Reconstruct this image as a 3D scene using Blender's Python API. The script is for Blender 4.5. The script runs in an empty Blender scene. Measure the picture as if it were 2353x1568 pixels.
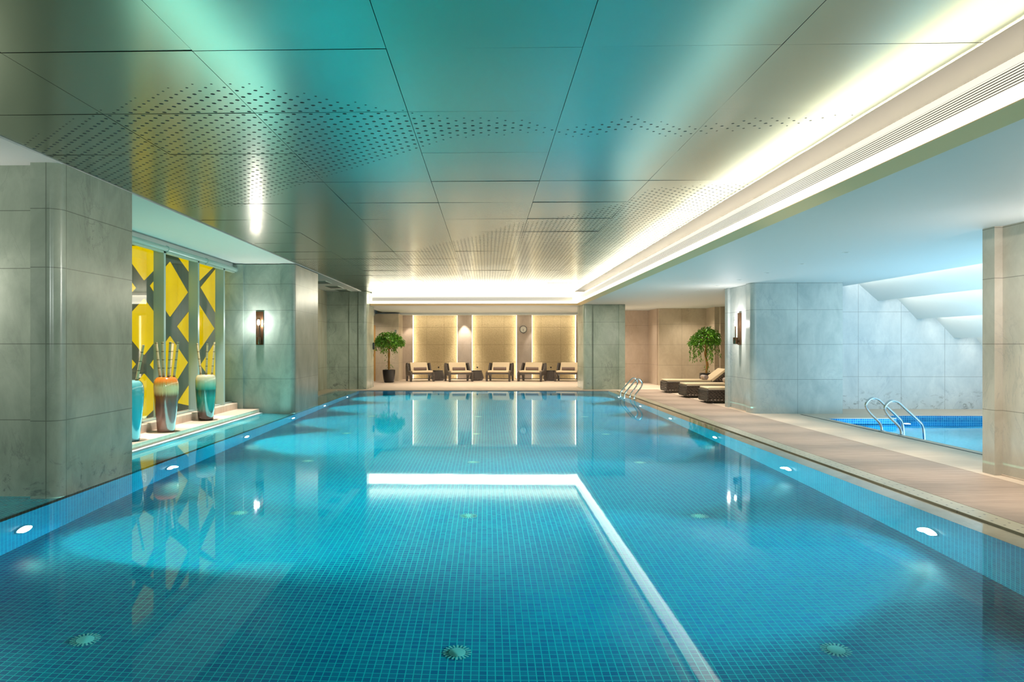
import bpy, math, random
from mathutils import Vector, Matrix
random.seed(7)
S = bpy.context.scene
COL = S.collection
PI = math.pi

# ------------------------------------------------------------------ render look
S.view_settings.view_transform = 'Standard'
S.view_settings.look = 'None'
S.view_settings.exposure = 0.0
S.view_settings.gamma = 1.0
cy = S.cycles
cy.use_denoising = True
cy.max_bounces = 7
cy.diffuse_bounces = 3
cy.glossy_bounces = 4
cy.transmission_bounces = 5
cy.transparent_max_bounces = 8
cy.caustics_reflective = False
cy.caustics_refractive = False
cy.sample_clamp_indirect = 4.0
cy.blur_glossy = 0.5

# ------------------------------------------------------------------ camera
F, PXC, PYC = 1660.0, 1076.0, 793.0
cam = bpy.data.cameras.new('camera')
cam.sensor_width = 36.0
cam.lens = F / 2353.0 * 36.0
cam.shift_x = (1176.5 - PXC) / 2353.0
cam.shift_y = (PYC - 784.0) / 2353.0
cam.clip_start = 0.05
cam.clip_end = 200
co = bpy.data.objects.new('camera', cam)
co.location = (0, 0, 1.5)
co.rotation_euler = (PI / 2, 0, math.atan(0.0255))
COL.objects.link(co)
S.camera = co

# ------------------------------------------------------------------ node helpers
class NT:
    def __init__(self, name):
        self.m = bpy.data.materials.new(name)
        self.m.use_nodes = True
        self.t = self.m.node_tree
        self.t.nodes.clear()
        self.out = self.t.nodes.new('ShaderNodeOutputMaterial')
    def n(self, typ, **kw):
        nd = self.t.nodes.new('ShaderNode' + typ)
        for k, v in kw.items():
            setattr(nd, k, v)
        return nd
    def l(self, a, b):
        self.t.links.new(a, b)
    def put(self, sock, v):
        if hasattr(v, 'is_output'):
            self.l(v, sock)
        else:
            sock.default_value = v
    def math(self, op, a, b=0.0, c=0.0):
        nd = self.n('Math', operation=op)
        self.put(nd.inputs[0], a); self.put(nd.inputs[1], b); self.put(nd.inputs[2], c)
        return nd.outputs[0]
    def mix(self, fac, a, b):
        nd = self.n('Mix', data_type='RGBA')
        self.put(nd.inputs[0], fac); self.put(nd.inputs[6], a); self.put(nd.inputs[7], b)
        return nd.outputs[2]
    def noise(self, vec, scale, detail=4, rough=0.55, dist=0.0):
        nd = self.n('TexNoise')
        nd.inputs['Scale'].default_value = scale
        nd.inputs['Detail'].default_value = detail
        nd.inputs['Roughness'].default_value = rough
        nd.inputs['Distortion'].default_value = dist
        if vec is not None: self.l(vec, nd.inputs['Vector'])
        return nd.outputs[0]
    def ramp(self, fac, stops):
        nd = self.n('ValToRGB')
        e = nd.color_ramp.elements
        while len(e) < len(stops): e.new(0.5)
        for i, (p, c) in enumerate(stops):
            e[i].position = p
            e[i].color = (c, c, c, 1) if not hasattr(c, '__len__') else (*c[:3], 1)
        self.l(fac, nd.inputs[0])
        return nd.outputs[0]
    def pos(self):
        g = self.n('NewGeometry')
        return g.outputs['Position']
    def obj(self):
        return self.n('TexCoord').outputs['Object']
    def xyz(self, v):
        s = self.n('SeparateXYZ'); self.l(v, s.inputs[0]); return s.outputs
    def vec(self, x, y, z):
        c = self.n('CombineXYZ'); self.put(c.inputs[0], x); self.put(c.inputs[1], y); self.put(c.inputs[2], z)
        return c.outputs[0]
    def scalevec(self, v, s):
        nd = self.n('VectorMath', operation='MULTIPLY'); self.l(v, nd.inputs[0]); nd.inputs[1].default_value = s
        return nd.outputs[0]
    def bump(self, h, strength=0.3, dist=0.01):
        b = self.n('Bump'); b.inputs['Strength'].default_value = strength; b.inputs['Distance'].default_value = dist
        self.l(h, b.inputs['Height']); return b.outputs[0]
    def bsdf(self, col, rough=0.5, metal=0.0, normal=None, spec=0.5, **kw):
        p = self.n('BsdfPrincipled')
        self.put(p.inputs['Base Color'], col if hasattr(col, 'is_output') else (*col[:3], 1))
        self.put(p.inputs['Roughness'], rough); self.put(p.inputs['Metallic'], metal)
        p.inputs['Specular IOR Level'].default_value = spec
        if normal is not None: self.l(normal, p.inputs['Normal'])
        for k, v in kw.items(): self.put(p.inputs[k.replace('_', ' ')], v)
        return p.outputs[0]
    def done(self, sh):
        self.l(sh, self.out.inputs[0]); return self.m

def C(r, g, b):  # sRGB 0-255 -> linear
    f = lambda c: (c / 255 / 12.92) if c / 255 <= 0.04045 else ((c / 255 + 0.055) / 1.055) ** 2.4
    return (f(r), f(g), f(b), 1.0)

def plain(name, col, rough=0.5, metal=0.0, noise=0.06, scale=12.0, spec=0.5, bump=0.0):
    t = NT(name)
    nz = t.noise(t.obj(), scale, 3)
    d = t.mix(nz, tuple(c * (1 - noise) for c in col[:3]) + (1,), tuple(min(1, c * (1 + noise)) for c in col[:3]) + (1,))
    nm = t.bump(nz, bump, 0.005) if bump else None
    return t.done(t.bsdf(d, rough, metal, nm, spec))

def emis(name, col, strength):
    t = NT(name)
    e = t.n('Emission'); e.inputs[0].default_value = (*col[:3], 1); e.inputs[1].default_value = strength
    return t.done(e.outputs[0])

def stone(name, lo, hi, vein=(0.12, 0.14, 0.14), zj=(0.755, 1.51, 2.26, 2.835), xj=(), yj=(), rough=0.22, veinamt=0.5, stretch=(1, 1, 0.6), smudge=0.0):
    t = NT(name)
    p = t.pos()
    sp = t.scalevec(p, stretch)
    n1 = t.noise(sp, 2.2, 6, 0.62, 0.6)
    n2 = t.noise(sp, 14.0, 5, 0.6)
    base = t.mix(t.ramp(n1, [(0.3, 0), (0.7, 1)]), (*lo[:3], 1), (*hi[:3], 1))
    base = t.mix(t.math('MULTIPLY', n2, 0.35), base, tuple(c * 0.72 for c in lo[:3]) + (1,))
    # fine veins: thin band of a warped noise
    vn = t.noise(sp, 1.5, 7, 0.65, 1.6)
    v = t.math('SUBTRACT', 1.0, t.math('MULTIPLY', t.math('ABSOLUTE', t.math('SUBTRACT', vn, 0.5)), 42.0))
    v = t.math('MAXIMUM', v, 0.0)
    gate = t.ramp(t.noise(p, 0.9, 2), [(0.5, 0), (0.68, 1)])
    base = t.mix(t.math('MULTIPLY', t.math('MULTIPLY', v, gate), veinamt), base, (*vein, 1))
    x, y, z = t.xyz(p)
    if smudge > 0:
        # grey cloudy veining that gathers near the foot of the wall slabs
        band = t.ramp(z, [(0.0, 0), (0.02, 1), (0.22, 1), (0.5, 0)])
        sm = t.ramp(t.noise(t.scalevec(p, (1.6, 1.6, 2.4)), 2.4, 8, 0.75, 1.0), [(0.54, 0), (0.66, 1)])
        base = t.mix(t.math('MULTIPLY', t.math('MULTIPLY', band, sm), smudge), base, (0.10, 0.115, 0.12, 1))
    j = None
    for coord, lst in ((z, zj), (x, xj), (y, yj)):
        for q in lst:
            c = t.math('COMPARE', coord, q, 0.0042)
            j = c if j is None else t.math('MAXIMUM', j, c)
    if j is not None:
        base = t.mix(t.math('MULTIPLY', j, 0.6), base, tuple(c * 0.25 for c in lo[:3]) + (1,))
    return t.done(t.bsdf(base, rough, 0.0, t.bump(n2, 0.03, 0.002), 0.5))

def tile(name, deep, light, grout, size=0.05, gw=0.12, rough=0.28):
    t = NT(name)
    p = t.pos()
    x, y, z = t.xyz(p)
    g = t.n('NewGeometry')
    nx, ny, nz = t.xyz(g.outputs['Normal'])
    def line(c):
        fr = t.math('FRACT', t.math('DIVIDE', t.math('ADD', c, 40.0), size))
        return t.math('LESS_THAN', fr, gw)
    # lines along an axis are drawn only on faces that do not look along it
    lx = t.math('MULTIPLY', line(x), t.math('LESS_THAN', t.math('ABSOLUTE', nx), 0.5))
    ly = t.math('MULTIPLY', line(y), t.math('LESS_THAN', t.math('ABSOLUTE', ny), 0.5))
    lz = t.math('MULTIPLY', line(z), t.math('LESS_THAN', t.math('ABSOLUTE', nz), 0.5))
    L = t.math('MAXIMUM', lx, t.math('MAXIMUM', ly, lz))
    cell = t.vec(*(t.math('FLOOR', t.math('DIVIDE', t.math('ADD', c, 40.001), size)) for c in (x, y, z)))
    wn = t.n('TexWhiteNoise'); wn.noise_dimensions = '3D'; t.l(cell, wn.inputs[0])
    col = t.mix(wn.outputs[0], (*deep[:3], 1), (*light[:3], 1))
    col = t.mix(L, col, (*grout[:3], 1))
    return t.done(t.bsdf(col, rough, 0, None, 0.3))

# ------------------------------------------------------------------ mesh helpers
class MB:
    def __init__(self):
        self.v = []; self.f = []
    def add(self, vs, fs):
        o = len(self.v)
        self.v += [tuple(q) for q in vs]
        self.f += [[i + o for i in q] for q in fs]
        return self
    def box(self, a, b):
        x0, y0, z0 = a; x1, y1, z1 = b
        return self.add([(x0, y0, z0), (x1, y0, z0), (x1, y1, z0), (x0, y1, z0), (x0, y0, z1), (x1, y0, z1), (x1, y1, z1), (x0, y1, z1)],
                        [(0, 3, 2, 1), (4, 5, 6, 7), (0, 1, 5, 4), (1, 2, 6, 5), (2, 3, 7, 6), (3, 0, 4, 7)])
    def quad(self, a, b, c, d):
        return self.add([a, b, c, d], [(0, 1, 2, 3)])
    def prism(self, pts, axis, lo, hi):
        """pts: closed 2-D outline (CCW); extruded along axis from lo to hi."""
        n = len(pts)
        def mk(p, h):
            return {'x': (h, p[0], p[1]), 'y': (p[0], h, p[1]), 'z': (p[0], p[1], h)}[axis]
        vs = [mk(p, lo) for p in pts] + [mk(p, hi) for p in pts]
        fs = [tuple(range(n))[::-1], tuple(range(n, 2 * n))] + [(i, (i + 1) % n, n + (i + 1) % n, n + i) for i in range(n)]
        return self.add(vs, fs)
    def lathe(self, prof, seg=32, c=(0, 0, 0), cap=True):
        vs = []; fs = []
        for r, z in prof:
            for k in range(seg):
                a = 2 * PI * k / seg
                vs.append((c[0] + r * math.cos(a), c[1] + r * math.sin(a), c[2] + z))
        for i in range(len(prof) - 1):
            for k in range(seg):
                k2 = (k + 1) % seg
                fs.append((i * seg + k, i * seg + k2, (i + 1) * seg + k2, (i + 1) * seg + k))
        if cap:
            fs.append(tuple(range(seg))[::-1]); fs.append(tuple((len(prof) - 1) * seg + k for k in range(seg)))
        return self.add(vs, fs)
    def tube(self, pts, r, seg=10, cap=True):
        pts = [Vector(p) for p in pts]
        rs = r if hasattr(r, '__len__') else [r] * len(pts)
        vs = []; fs = []
        up = None
        for i, p in enumerate(pts):
            d = (pts[min(i + 1, len(pts) - 1)] - pts[max(i - 1, 0)]).normalized()
            if up is None:
                up = Vector((0, 0, 1)) if abs(d.z) < 0.9 else Vector((1, 0, 0))
            a = (up - d * up.dot(d)).normalized(); b = d.cross(a); up = a
            for k in range(seg):
                t = 2 * PI * k / seg
                vs.append(p + (a * math.cos(t) + b * math.sin(t)) * rs[i])
        for i in range(len(pts) - 1):
            for k in range(seg):
                k2 = (k + 1) % seg
                fs.append((i * seg + k, i * seg + k2, (i + 1) * seg + k2, (i + 1) * seg + k))
        if cap:
            fs.append(tuple(range(seg))[::-1]); fs.append(tuple((len(pts) - 1) * seg + k for k in range(seg)))
        return self.add(vs, fs)
    def rbox(self, a, b, r=0.02, seg=4, axis='x'):
        """box whose outline across `axis` has rounded corners"""
        ia = {'x': (1, 2, 0), 'y': (0, 2, 1), 'z': (0, 1, 2)}[axis]
        u0, u1, w0, w1 = a[ia[0]], b[ia[0]], a[ia[1]], b[ia[1]]
        pts = []
        for cx, cz, s in ((u1 - r, w0 + r, -PI / 2), (u1 - r, w1 - r, 0), (u0 + r, w1 - r, PI / 2), (u0 + r, w0 + r, PI)):
            for k in range(seg + 1):
                t = s + PI / 2 * k / seg
                pts.append((cx + r * math.cos(t), cz + r * math.sin(t)))
        return self.prism(pts, axis, a[ia[2]], b[ia[2]])
    def build(self, name, mat, parent=None, smooth=False, loc=None, bevel=0.0):
        me = bpy.data.meshes.new(name)
        me.from_pydata(self.v, [], self.f)
        me.validate()
        import bmesh
        bm = bmesh.new(); bm.from_mesh(me)
        bmesh.ops.recalc_face_normals(bm, faces=bm.faces)
        bm.to_mesh(me); bm.free()
        if mat: me.materials.append(mat)
        if smooth:
            for p in me.polygons: p.use_smooth = True
        o = bpy.data.objects.new(name, me)
        COL.objects.link(o)
        if parent is not None: o.parent = parent
        if loc is not None: o.location = loc
        if smooth:
            md = o.modifiers.new('es', 'EDGE_SPLIT'); md.split_angle = math.radians(38)
        if bevel:
            md = o.modifiers.new('bv', 'BEVEL'); md.width = bevel; md.segments = 2; md.limit_method = 'ANGLE'
        return o

def raw(mb, name, mat, parent=None, smooth=False):
    """link without recalculating normals (open sheets)"""
    me = bpy.data.meshes.new(name); me.from_pydata(mb.v, [], mb.f); me.validate()
    if mat: me.materials.append(mat)
    if smooth:
        for p in me.polygons: p.use_smooth = True
    o = bpy.data.objects.new(name, me); COL.objects.link(o)
    if parent is not None: o.parent = parent
    return o

def tag(o, label=None, cat=None, group=None):
    if label: o['label'] = label
    if cat: o['category'] = cat
    if group: o['group'] = group
    return o

def struct(o, label=None, cat=None):
    o['kind'] = 'structure'
    return tag(o, label, cat)

def thing(name, label, cat, loc=(0, 0, 0), rz=0.0, group=None):
    o = bpy.data.objects.new(name, None); o.empty_display_size = 0.1
    COL.objects.link(o); o.location = loc; o.rotation_euler = (0, 0, rz)
    return tag(o, label, cat, group)

def dup(root, loc, rz=0.0, label=None, group=None, scale=None):
    r = root.copy(); COL.objects.link(r)
    r.location = loc; r.rotation_euler = (0, 0, rz)
    if scale: r.scale = scale
    if label: r['label'] = label
    if group: r['group'] = group
    for ch in list(root.children):
        c = ch.copy(); COL.objects.link(c); c.parent = r
        for g in list(ch.children):
            d = g.copy(); COL.objects.link(d); d.parent = c
    return r

def area(name, loc, rot, sx, sy, power, col, spread=None):
    L = bpy.data.lights.new(name, 'AREA'); L.shape = 'RECTANGLE'; L.size = sx; L.size_y = sy
    L.energy = power; L.color = col[:3]
    if spread: L.spread = spread
    o = bpy.data.objects.new(name, L); COL.objects.link(o); o.location = loc; o.rotation_euler = rot
    return o
def spot(name, loc, target, power, col, angle=60, blend=0.6, r=0.03):
    L = bpy.data.lights.new(name, 'SPOT'); L.energy = power; L.color = col[:3]
    L.spot_size = math.radians(angle); L.spot_blend = blend; L.shadow_soft_size = r
    o = bpy.data.objects.new(name, L); COL.objects.link(o); o.location = loc
    d = Vector(target) - Vector(loc); o.rotation_euler = d.to_track_quat('-Z', 'Y').to_euler()
    return o
def point(name, loc, power, col, r=0.03):
    L = bpy.data.lights.new(name, 'POINT'); L.energy = power; L.color = col[:3]; L.shadow_soft_size = r
    o = bpy.data.objects.new(name, L); COL.objects.link(o); o.location = loc
    return o

# ------------------------------------------------------------------ materials
M = {}
M['stone_green'] = stone('green_grey_marble', C(146, 160, 144), C(188, 200, 182), veinamt=0.4, smudge=0.75, xj=(-4.305,), yj=(7.083,))
M['stone_back'] = stone('sage_marble', C(118, 140, 132), C(165, 182, 172), vein=(0.30, 0.34, 0.32), veinamt=0.5, rough=0.3)
M['stone_right'] = stone('pale_grey_marble', C(168, 182, 182), C(206, 214, 210), xj=(6.7,), veinamt=0.45, vein=(0.3, 0.36, 0.4))
M['stone_pier'] = stone('warm_grey_marble', C(192, 182, 164), C(220, 212, 196), veinamt=0.4, vein=(0.34, 0.33, 0.3))
M['stone_spa'] = stone('white_marble', C(196, 208, 212), C(228, 234, 234), xj=(8.6, 9.58, 10.57), zj=(0.765, 1.52, 2.265), veinamt=0.4, vein=(0.35, 0.42, 0.5), smudge=0.8)
M['stone_warm'] = stone('beige_marble', C(190, 174, 148), C(216, 202, 178), vein=(0.3, 0.24, 0.2), zj=(0.755, 1.51, 2.26), veinamt=0.5, rough=0.3, xj=(7.2,))
M['stone_wood'] = stone('streaked_beige_marble', C(170, 166, 138), C(206, 204, 180), vein=(0.2, 0.16, 0.12), veinamt=0.4, stretch=(3, 3, 0.35))
M['stone_mauve'] = stone('mauve_beige_marble', C(186, 168, 148), C(206, 190, 172), vein=(0.3, 0.24, 0.2), zj=(0.755, 1.51, 2.26), veinamt=0.3, rough=0.4)
M['white'] = plain('white_plaster', C(222, 228, 226), 0.7, noise=0.01)
M['soffit'] = plain('matt_white_ceiling_paint', C(205, 214, 214), 0.6, noise=0.01)
M['lip'] = plain('cream_lip_paint', C(238, 212, 160), 0.6, noise=0.01)
M['dark'] = plain('black_void', (0.004, 0.006, 0.006), 0.9)

def deck_mat(name, lo, hi):
    t = NT(name); p = t.pos()
    n1 = t.noise(t.scalevec(p, (0.7, 7.0, 1)), 2.5, 6, 0.6)
    n2 = t.noise(p, 55, 3)
    c = t.mix(t.ramp(n1, [(0.3, 0), (0.7, 1)]), (*lo[:3], 1), (*hi[:3], 1))
    return t.done(t.bsdf(c, 0.55, 0, t.bump(n2, 0.1, 0.002), 0.4))
M['deck'] = deck_mat('sandstone_deck', C(158, 138, 124), C(184, 164, 148))
M['deck_light'] = deck_mat('pale_sandstone', C(204, 184, 164), C(222, 204, 184))
M['coping_wet'] = stone('wet_pale_coping', C(176, 168, 146), C(200, 192, 170), zj=(), rough=0.05, veinamt=0.2)
M['coping'] = deck_mat('cream_coping_stone', C(186, 178, 156), C(204, 196, 176))

def grate_mat():
    t = NT('perforated_stone_grate'); p = t.pos(); x, y, z = t.xyz(p)
    a = 0.15
    fy = t.math('SUBTRACT', t.math('FRACT', t.math('DIVIDE', y, a)), 0.5)
    fy2 = t.math('SUBTRACT', t.math('FRACT', t.math('ADD', t.math('DIVIDE', y, a), 0.5)), 0.5)
    def dot(cx, f):
        dx = t.math('SUBTRACT', x, cx); dy = t.math('MULTIPLY', f, a)
        r2 = t.math('ADD', t.math('MULTIPLY', dx, dx), t.math('MULTIPLY', dy, dy))
        return t.math('LESS_THAN', r2, 0.00011)
    d = t.math('MAXIMUM', dot(4.275, fy), dot(4.365, fy2))
    seam = t.math('COMPARE', t.math('FRACT', t.math('DIVIDE', y, 1.2)), 0.5, 0.002)
    n = t.noise(p, 9, 4)
    c = t.mix(n, C(186, 178, 152), C(206, 200, 178))
    c = t.mix(t.math('MAXIMUM', d, seam), c, (0.06, 0.055, 0.045, 1))
    return t.done(t.bsdf(c, 0.3, 0, None, 0.5))
M['grate'] = grate_mat()

M['tile'] = tile('teal_pool_mosaic', C(0, 106, 152), C(0, 132, 166), C(20, 200, 204))
M['tile_wall'] = tile('blue_pool_mosaic', C(0, 94, 134), C(0, 114, 150), C(40, 168, 190))
M['tile_spa'] = tile('bright_blue_spa_mosaic', C(0, 110, 190), C(20, 140, 205), C(110, 205, 240), size=0.045)

M['tile_wet'] = tile('wet_teal_shelf_mosaic', C(0, 120, 150), C(0, 150, 172), C(90, 214, 216), rough=0.04)

M['tile_spa_floor'] = tile('pale_cyan_spa_mosaic', C(60, 176, 214), C(96, 198, 226), C(170, 230, 244), size=0.045)
def water_mat(name, tint):
    t = NT(name); p = t.pos()
    n = t.noise(t.scalevec(p, (1.0, 1.0, 1)), 1.3, 2)
    nm = t.bump(n, 0.02, 0.02)
    fr = t.n('Fresnel'); fr.inputs['IOR'].default_value = 1.33; t.l(nm, fr.inputs['Normal'])
    rf = t.n('BsdfRefraction'); rf.inputs['IOR'].default_value = 1.33; rf.inputs['Roughness'].default_value = 0.0
    rf.inputs['Color'].default_value = tint; t.l(nm, rf.inputs['Normal'])
    gl = t.n('BsdfGlossy'); gl.inputs['Roughness'].default_value = 0.03; gl.inputs['Color'].default_value = (0.86, 0.98, 1, 1); t.l(nm, gl.inputs['Normal'])
    mx = t.n('MixShader'); t.l(t.math('POWER', fr.outputs[0], 1.3), mx.inputs[0]); t.l(rf.outputs[0], mx.inputs[1]); t.l(gl.outputs[0], mx.inputs[2])
    return t.done(mx.outputs[0])
M['water'] = water_mat('clear_pool_water', (0.92, 1.0, 1.0, 1))
M['water_spa'] = water_mat('clear_spa_water', (0.9, 0.98, 1.0, 1))

# perforated metal ceiling ------------------------------------------------
PW = 1.19; GX0 = -4.18; GY0 = 4.375
def ceiling_mat():
    t = NT('perforated_brushed_metal'); p = t.pos(); x, y, z = t.xyz(p)
    a = PW / 9.0
    ox, oy = GX0 + a / 4, GY0 + a / 4
    X = t.math('DIVIDE', t.math('SUBTRACT', x, ox), a)
    Y = t.math('DIVIDE', t.math('SUBTRACT', y, oy), a)
    s = t.math('ADD', X, Y); q = t.math('SUBTRACT', X, Y)
    sr = t.math('ROUND', s); qr = t.math('ROUND', q)
    ds = t.math('SUBTRACT', s, sr); dq = t.math('SUBTRACT', q, qr)
    r = t.math('MULTIPLY', t.math('SQRT', t.math('MULTIPLY', t.math('ADD', t.math('MULTIPLY', ds, ds), t.math('MULTIPLY', dq, dq)), 0.5)), a)
    cx = t.math('ADD', t.math('MULTIPLY', t.math('MULTIPLY', t.math('ADD', sr, qr), 0.5), a), ox)
    cyy = t.math('ADD', t.math('MULTIPLY', t.math('MULTIPLY', t.math('SUBTRACT', sr, qr), 0.5), a), oy)
    def curve(pts, ymin, ymax, xmin=-4.4, xmax=3.7):
        nd = t.n('FloatCurve'); c = nd.mapping.curves[0]
        ps = [((px - xmin) / (xmax - xmin), (py - ymin) / (ymax - ymin)) for px, py in pts]
        ps = [q for q in ps if -0.01 <= q[0] <= 1.01]
        while len(c.points) < len(ps): c.points.new(0.5, 0.5)
        for i, q in enumerate(ps):
            c.points[i].location = (min(1, max(0, q[0])), min(1, max(0, q[1]))); c.points[i].handle_type = 'VECTOR'
        nd.mapping.update()
        t.put(nd.inputs['Value'], t.math('DIVIDE', t.math('SUBTRACT', cx, xmin), xmax - xmin))
        return t.math('ADD', t.math('MULTIPLY', nd.outputs[0], ymax - ymin), ymin)
    near1 = curve(WAVE_NEAR1, 4.0, 12.0); far1 = curve(WAVE_FAR1, 4.0, 12.0)
    near2 = curve(WAVE_NEAR2, 6.0, 20.0)
    d1 = t.math('MINIMUM', t.math('SUBTRACT', cyy, near1), t.math('SUBTRACT', far1, cyy))
    d2 = t.math('SUBTRACT', cyy, near2)
    d = t.math('MAXIMUM', d1, d2)
    # hole radius steps up from the rim of the pattern to its middle
    rad = t.math('MULTIPLY', t.math('GREATER_THAN', d, 0.0),
                 t.math('ADD', 0.0075, t.math('MULTIPLY', t.math('MINIMUM', t.math('DIVIDE', t.math('MAXIMUM', d, 0.0), 0.22), 1.0), 0.0085)))
    hole = t.math('LESS_THAN', r, rad)
    nz = t.noise(t.scalevec(p, (60, 60, 1)), 3.0, 2)
    col = t.mix(nz, C(138, 147, 126), C(146, 155, 134))
    met = t.bsdf(col, 0.22, 0.86, None, 0.5)
    blk = t.bsdf((0.003, 0.008, 0.008), 0.9)
    mx = t.n('MixShader'); t.l(hole, mx.inputs[0]); t.l(met, mx.inputs[1]); t.l(blk, mx.inputs[2])
    return t.done(mx.outputs[0])

CT = math.atan(0.0255)
def onz(u, v, z):
    c, s = math.cos(CT), math.sin(CT)
    a = (u - PXC) / F; b = (PYC - v) / F
    k = (z - 1.5) / b
    return ((a * c - s) * k, (a * s + c) * k)
def wave(px):
    pts = sorted(onz(u, v, 3.3) for u, v in px)
    pts = [(-4.4, pts[0][1])] + [q for q in pts if -4.39 < q[0] < 3.69] + [(3.7, pts[-1][1])]
    return pts
WAVE_NEAR1 = wave([(40, 325), (180, 268), (300, 228), (410, 195), (490, 188), (580, 190), (640, 204), (760, 224), (860, 243), (960, 260), (1050, 268), (1200, 273), (1290, 295), (1380, 280), (1460, 265), (1530, 282), (1610, 290), (1720, 270), (1850, 268), (1960, 262), (2060, 262)])
WAVE_FAR1 = wave([(310, 440), (400, 476), (460, 482), (560, 475), (620, 455), (740, 410), (870, 375), (950, 352), (1010, 325), (1100, 316), (1230, 303), (1290, 310), (1340, 318), (1390, 312), (1450, 298), (1510, 314), (1560, 315), (1640, 305), (1750, 298), (1850, 285), (1960, 264), (2060, 262)])
WAVE_NEAR2 = wave([(660, 600), (700, 600), (940, 580), (1000, 560), (1100, 540), (1180, 512), (1230, 508), (1350, 484), (1440, 462), (1500, 430), (1620, 424), (1790, 414)])
M['ceil'] = ceiling_mat()

M['steel'] = plain('brushed_stainless_steel', (0.62, 0.64, 0.66), 0.18, 1.0, noise=0.02)
M['bronze'] = plain('dark_bronze', C(96, 70, 50), 0.3, 0.9, noise=0.08)
M['mullion'] = plain('grey_teal_aluminium', C(166, 190, 186), 0.4, 0.3, noise=0.03)
M['mullion_light'] = plain('pale_teal_aluminium', C(180, 202, 190), 0.4, 0.2, noise=0.03)
M['blind'] = plain('pale_aqua_casing', C(160, 186, 180), 0.35, 0.0, noise=0.02)
M['cream'] = plain('cream_cushion_fabric', C(226, 204, 168), 0.85, noise=0.03, scale=60, bump=0.15)
M['grey_fabric'] = plain('taupe_pillow_fabric', C(126, 108, 100), 0.85, noise=0.06, scale=60, bump=0.15)
M['towel'] = plain('grey_towelling', C(196, 180, 172), 0.95, noise=0.12, scale=120, bump=0.6)
M['pot'] = plain('black_glazed_pot', (0.012, 0.011, 0.010), 0.3, noise=0.2)
M['soil'] = plain('dark_soil', (0.02, 0.015, 0.01), 0.95, noise=0.4, scale=40, bump=0.6)
M['trunk'] = plain('tan_bark', C(150, 112, 50), 0.8, noise=0.3, scale=30, bump=0.5)
M['black'] = plain('black_plastic', (0.01, 0.01, 0.01), 0.35)
M['clockface'] = plain('ivory_dial', C(240, 236, 222), 0.6, noise=0.01)
M['door'] = plain('honey_timber', C(176, 124, 60), 0.5, noise=0.12, scale=6)
M['doorframe'] = plain('pale_timber_frame', C(196, 150, 84), 0.5, noise=0.1, scale=6)
M['grey'] = plain('mid_grey_vent', C(120, 128, 118), 0.6, noise=0.05)
M['slot'] = plain('dark_slot', (0.02, 0.018, 0.012), 0.8)

def wicker(name, lo, hi, scale, alpha=False):
    t = NT(name); o = t.obj()
    w = t.n('TexWave', wave_type='BANDS', bands_direction='DIAGONAL'); w.inputs['Scale'].default_value = scale; w.inputs['Distortion'].default_value = 1.0
    w.inputs['Detail'].default_value = 1
    t.l(o, w.inputs['Vector'])
    w2 = t.n('TexWave', wave_type='BANDS', bands_direction='Z'); w2.inputs['Scale'].default_value = scale * 1.1; w2.inputs['Distortion'].default_value = 2.0
    t.l(o, w2.inputs['Vector'])
    h = t.math('MAXIMUM', w.outputs[1], w2.outputs[1])
    c = t.mix(h, (*lo[:3], 1), (*hi[:3], 1))
    sh = t.bsdf(c, 0.45, 0, t.bump(h, 0.6, 0.01), 0.4)
    if alpha:
        tr = t.n('BsdfTransparent'); mx = t.n('MixShader')
        t.l(t.math('GREATER_THAN', h, 0.52), mx.inputs[0]); t.l(tr.outputs[0], mx.inputs[1]); t.l(sh, mx.inputs[2])
        sh = mx.outputs[0]
    return t.done(sh)
M['wicker'] = wicker('dark_brown_wicker', (0.014, 0.011, 0.009), (0.09, 0.068, 0.05), 9)
M['wicker_open'] = wicker('open_weave_brown_wicker', (0.012, 0.009, 0.007), (0.085, 0.062, 0.046), 7, True)

def wicker_ribbed():
    t = NT('vertical_ribbed_wicker'); o = t.obj(); x, y, z = t.xyz(o)
    ang = t.math('ARCTAN2', y, x)
    h = t.math('ABSOLUTE', t.math('SINE', t.math('MULTIPLY', ang, 22.0)))
    c = t.mix(h, (0.016, 0.013, 0.011, 1), (0.12, 0.095, 0.078, 1))
    return t.done(t.bsdf(c, 0.45, 0, t.bump(h, 0.6, 0.01), 0.4))
M['wicker_rib'] = wicker_ribbed()

def leaf_mat():
    t = NT('glossy_green_leaf'); n = t.noise(t.obj(), 8, 2)
    c = t.mix(t.ramp(n, [(0.35, 0), (0.65, 1)]), C(48, 104, 20), C(112, 172, 44))
    return t.done(t.bsdf(c, 0.3, 0, None, 0.5))
M['leaf'] = leaf_mat()

def bamboo_mat():
    t = NT('dry_bamboo'); x, y, z = t.xyz(t.obj())
    node = t.math('LESS_THAN', t.math('FRACT', t.math('MULTIPLY', z, 7.5)), 0.09)
    n = t.noise(t.obj(), 10, 3)
    c = t.mix(n, C(168, 150, 112), C(204, 186, 144))
    c = t.mix(node, c, C(90, 76, 48))
    return t.done(t.bsdf(c, 0.5, 0, None, 0.4))
M['bamboo'] = bamboo_mat()

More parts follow.
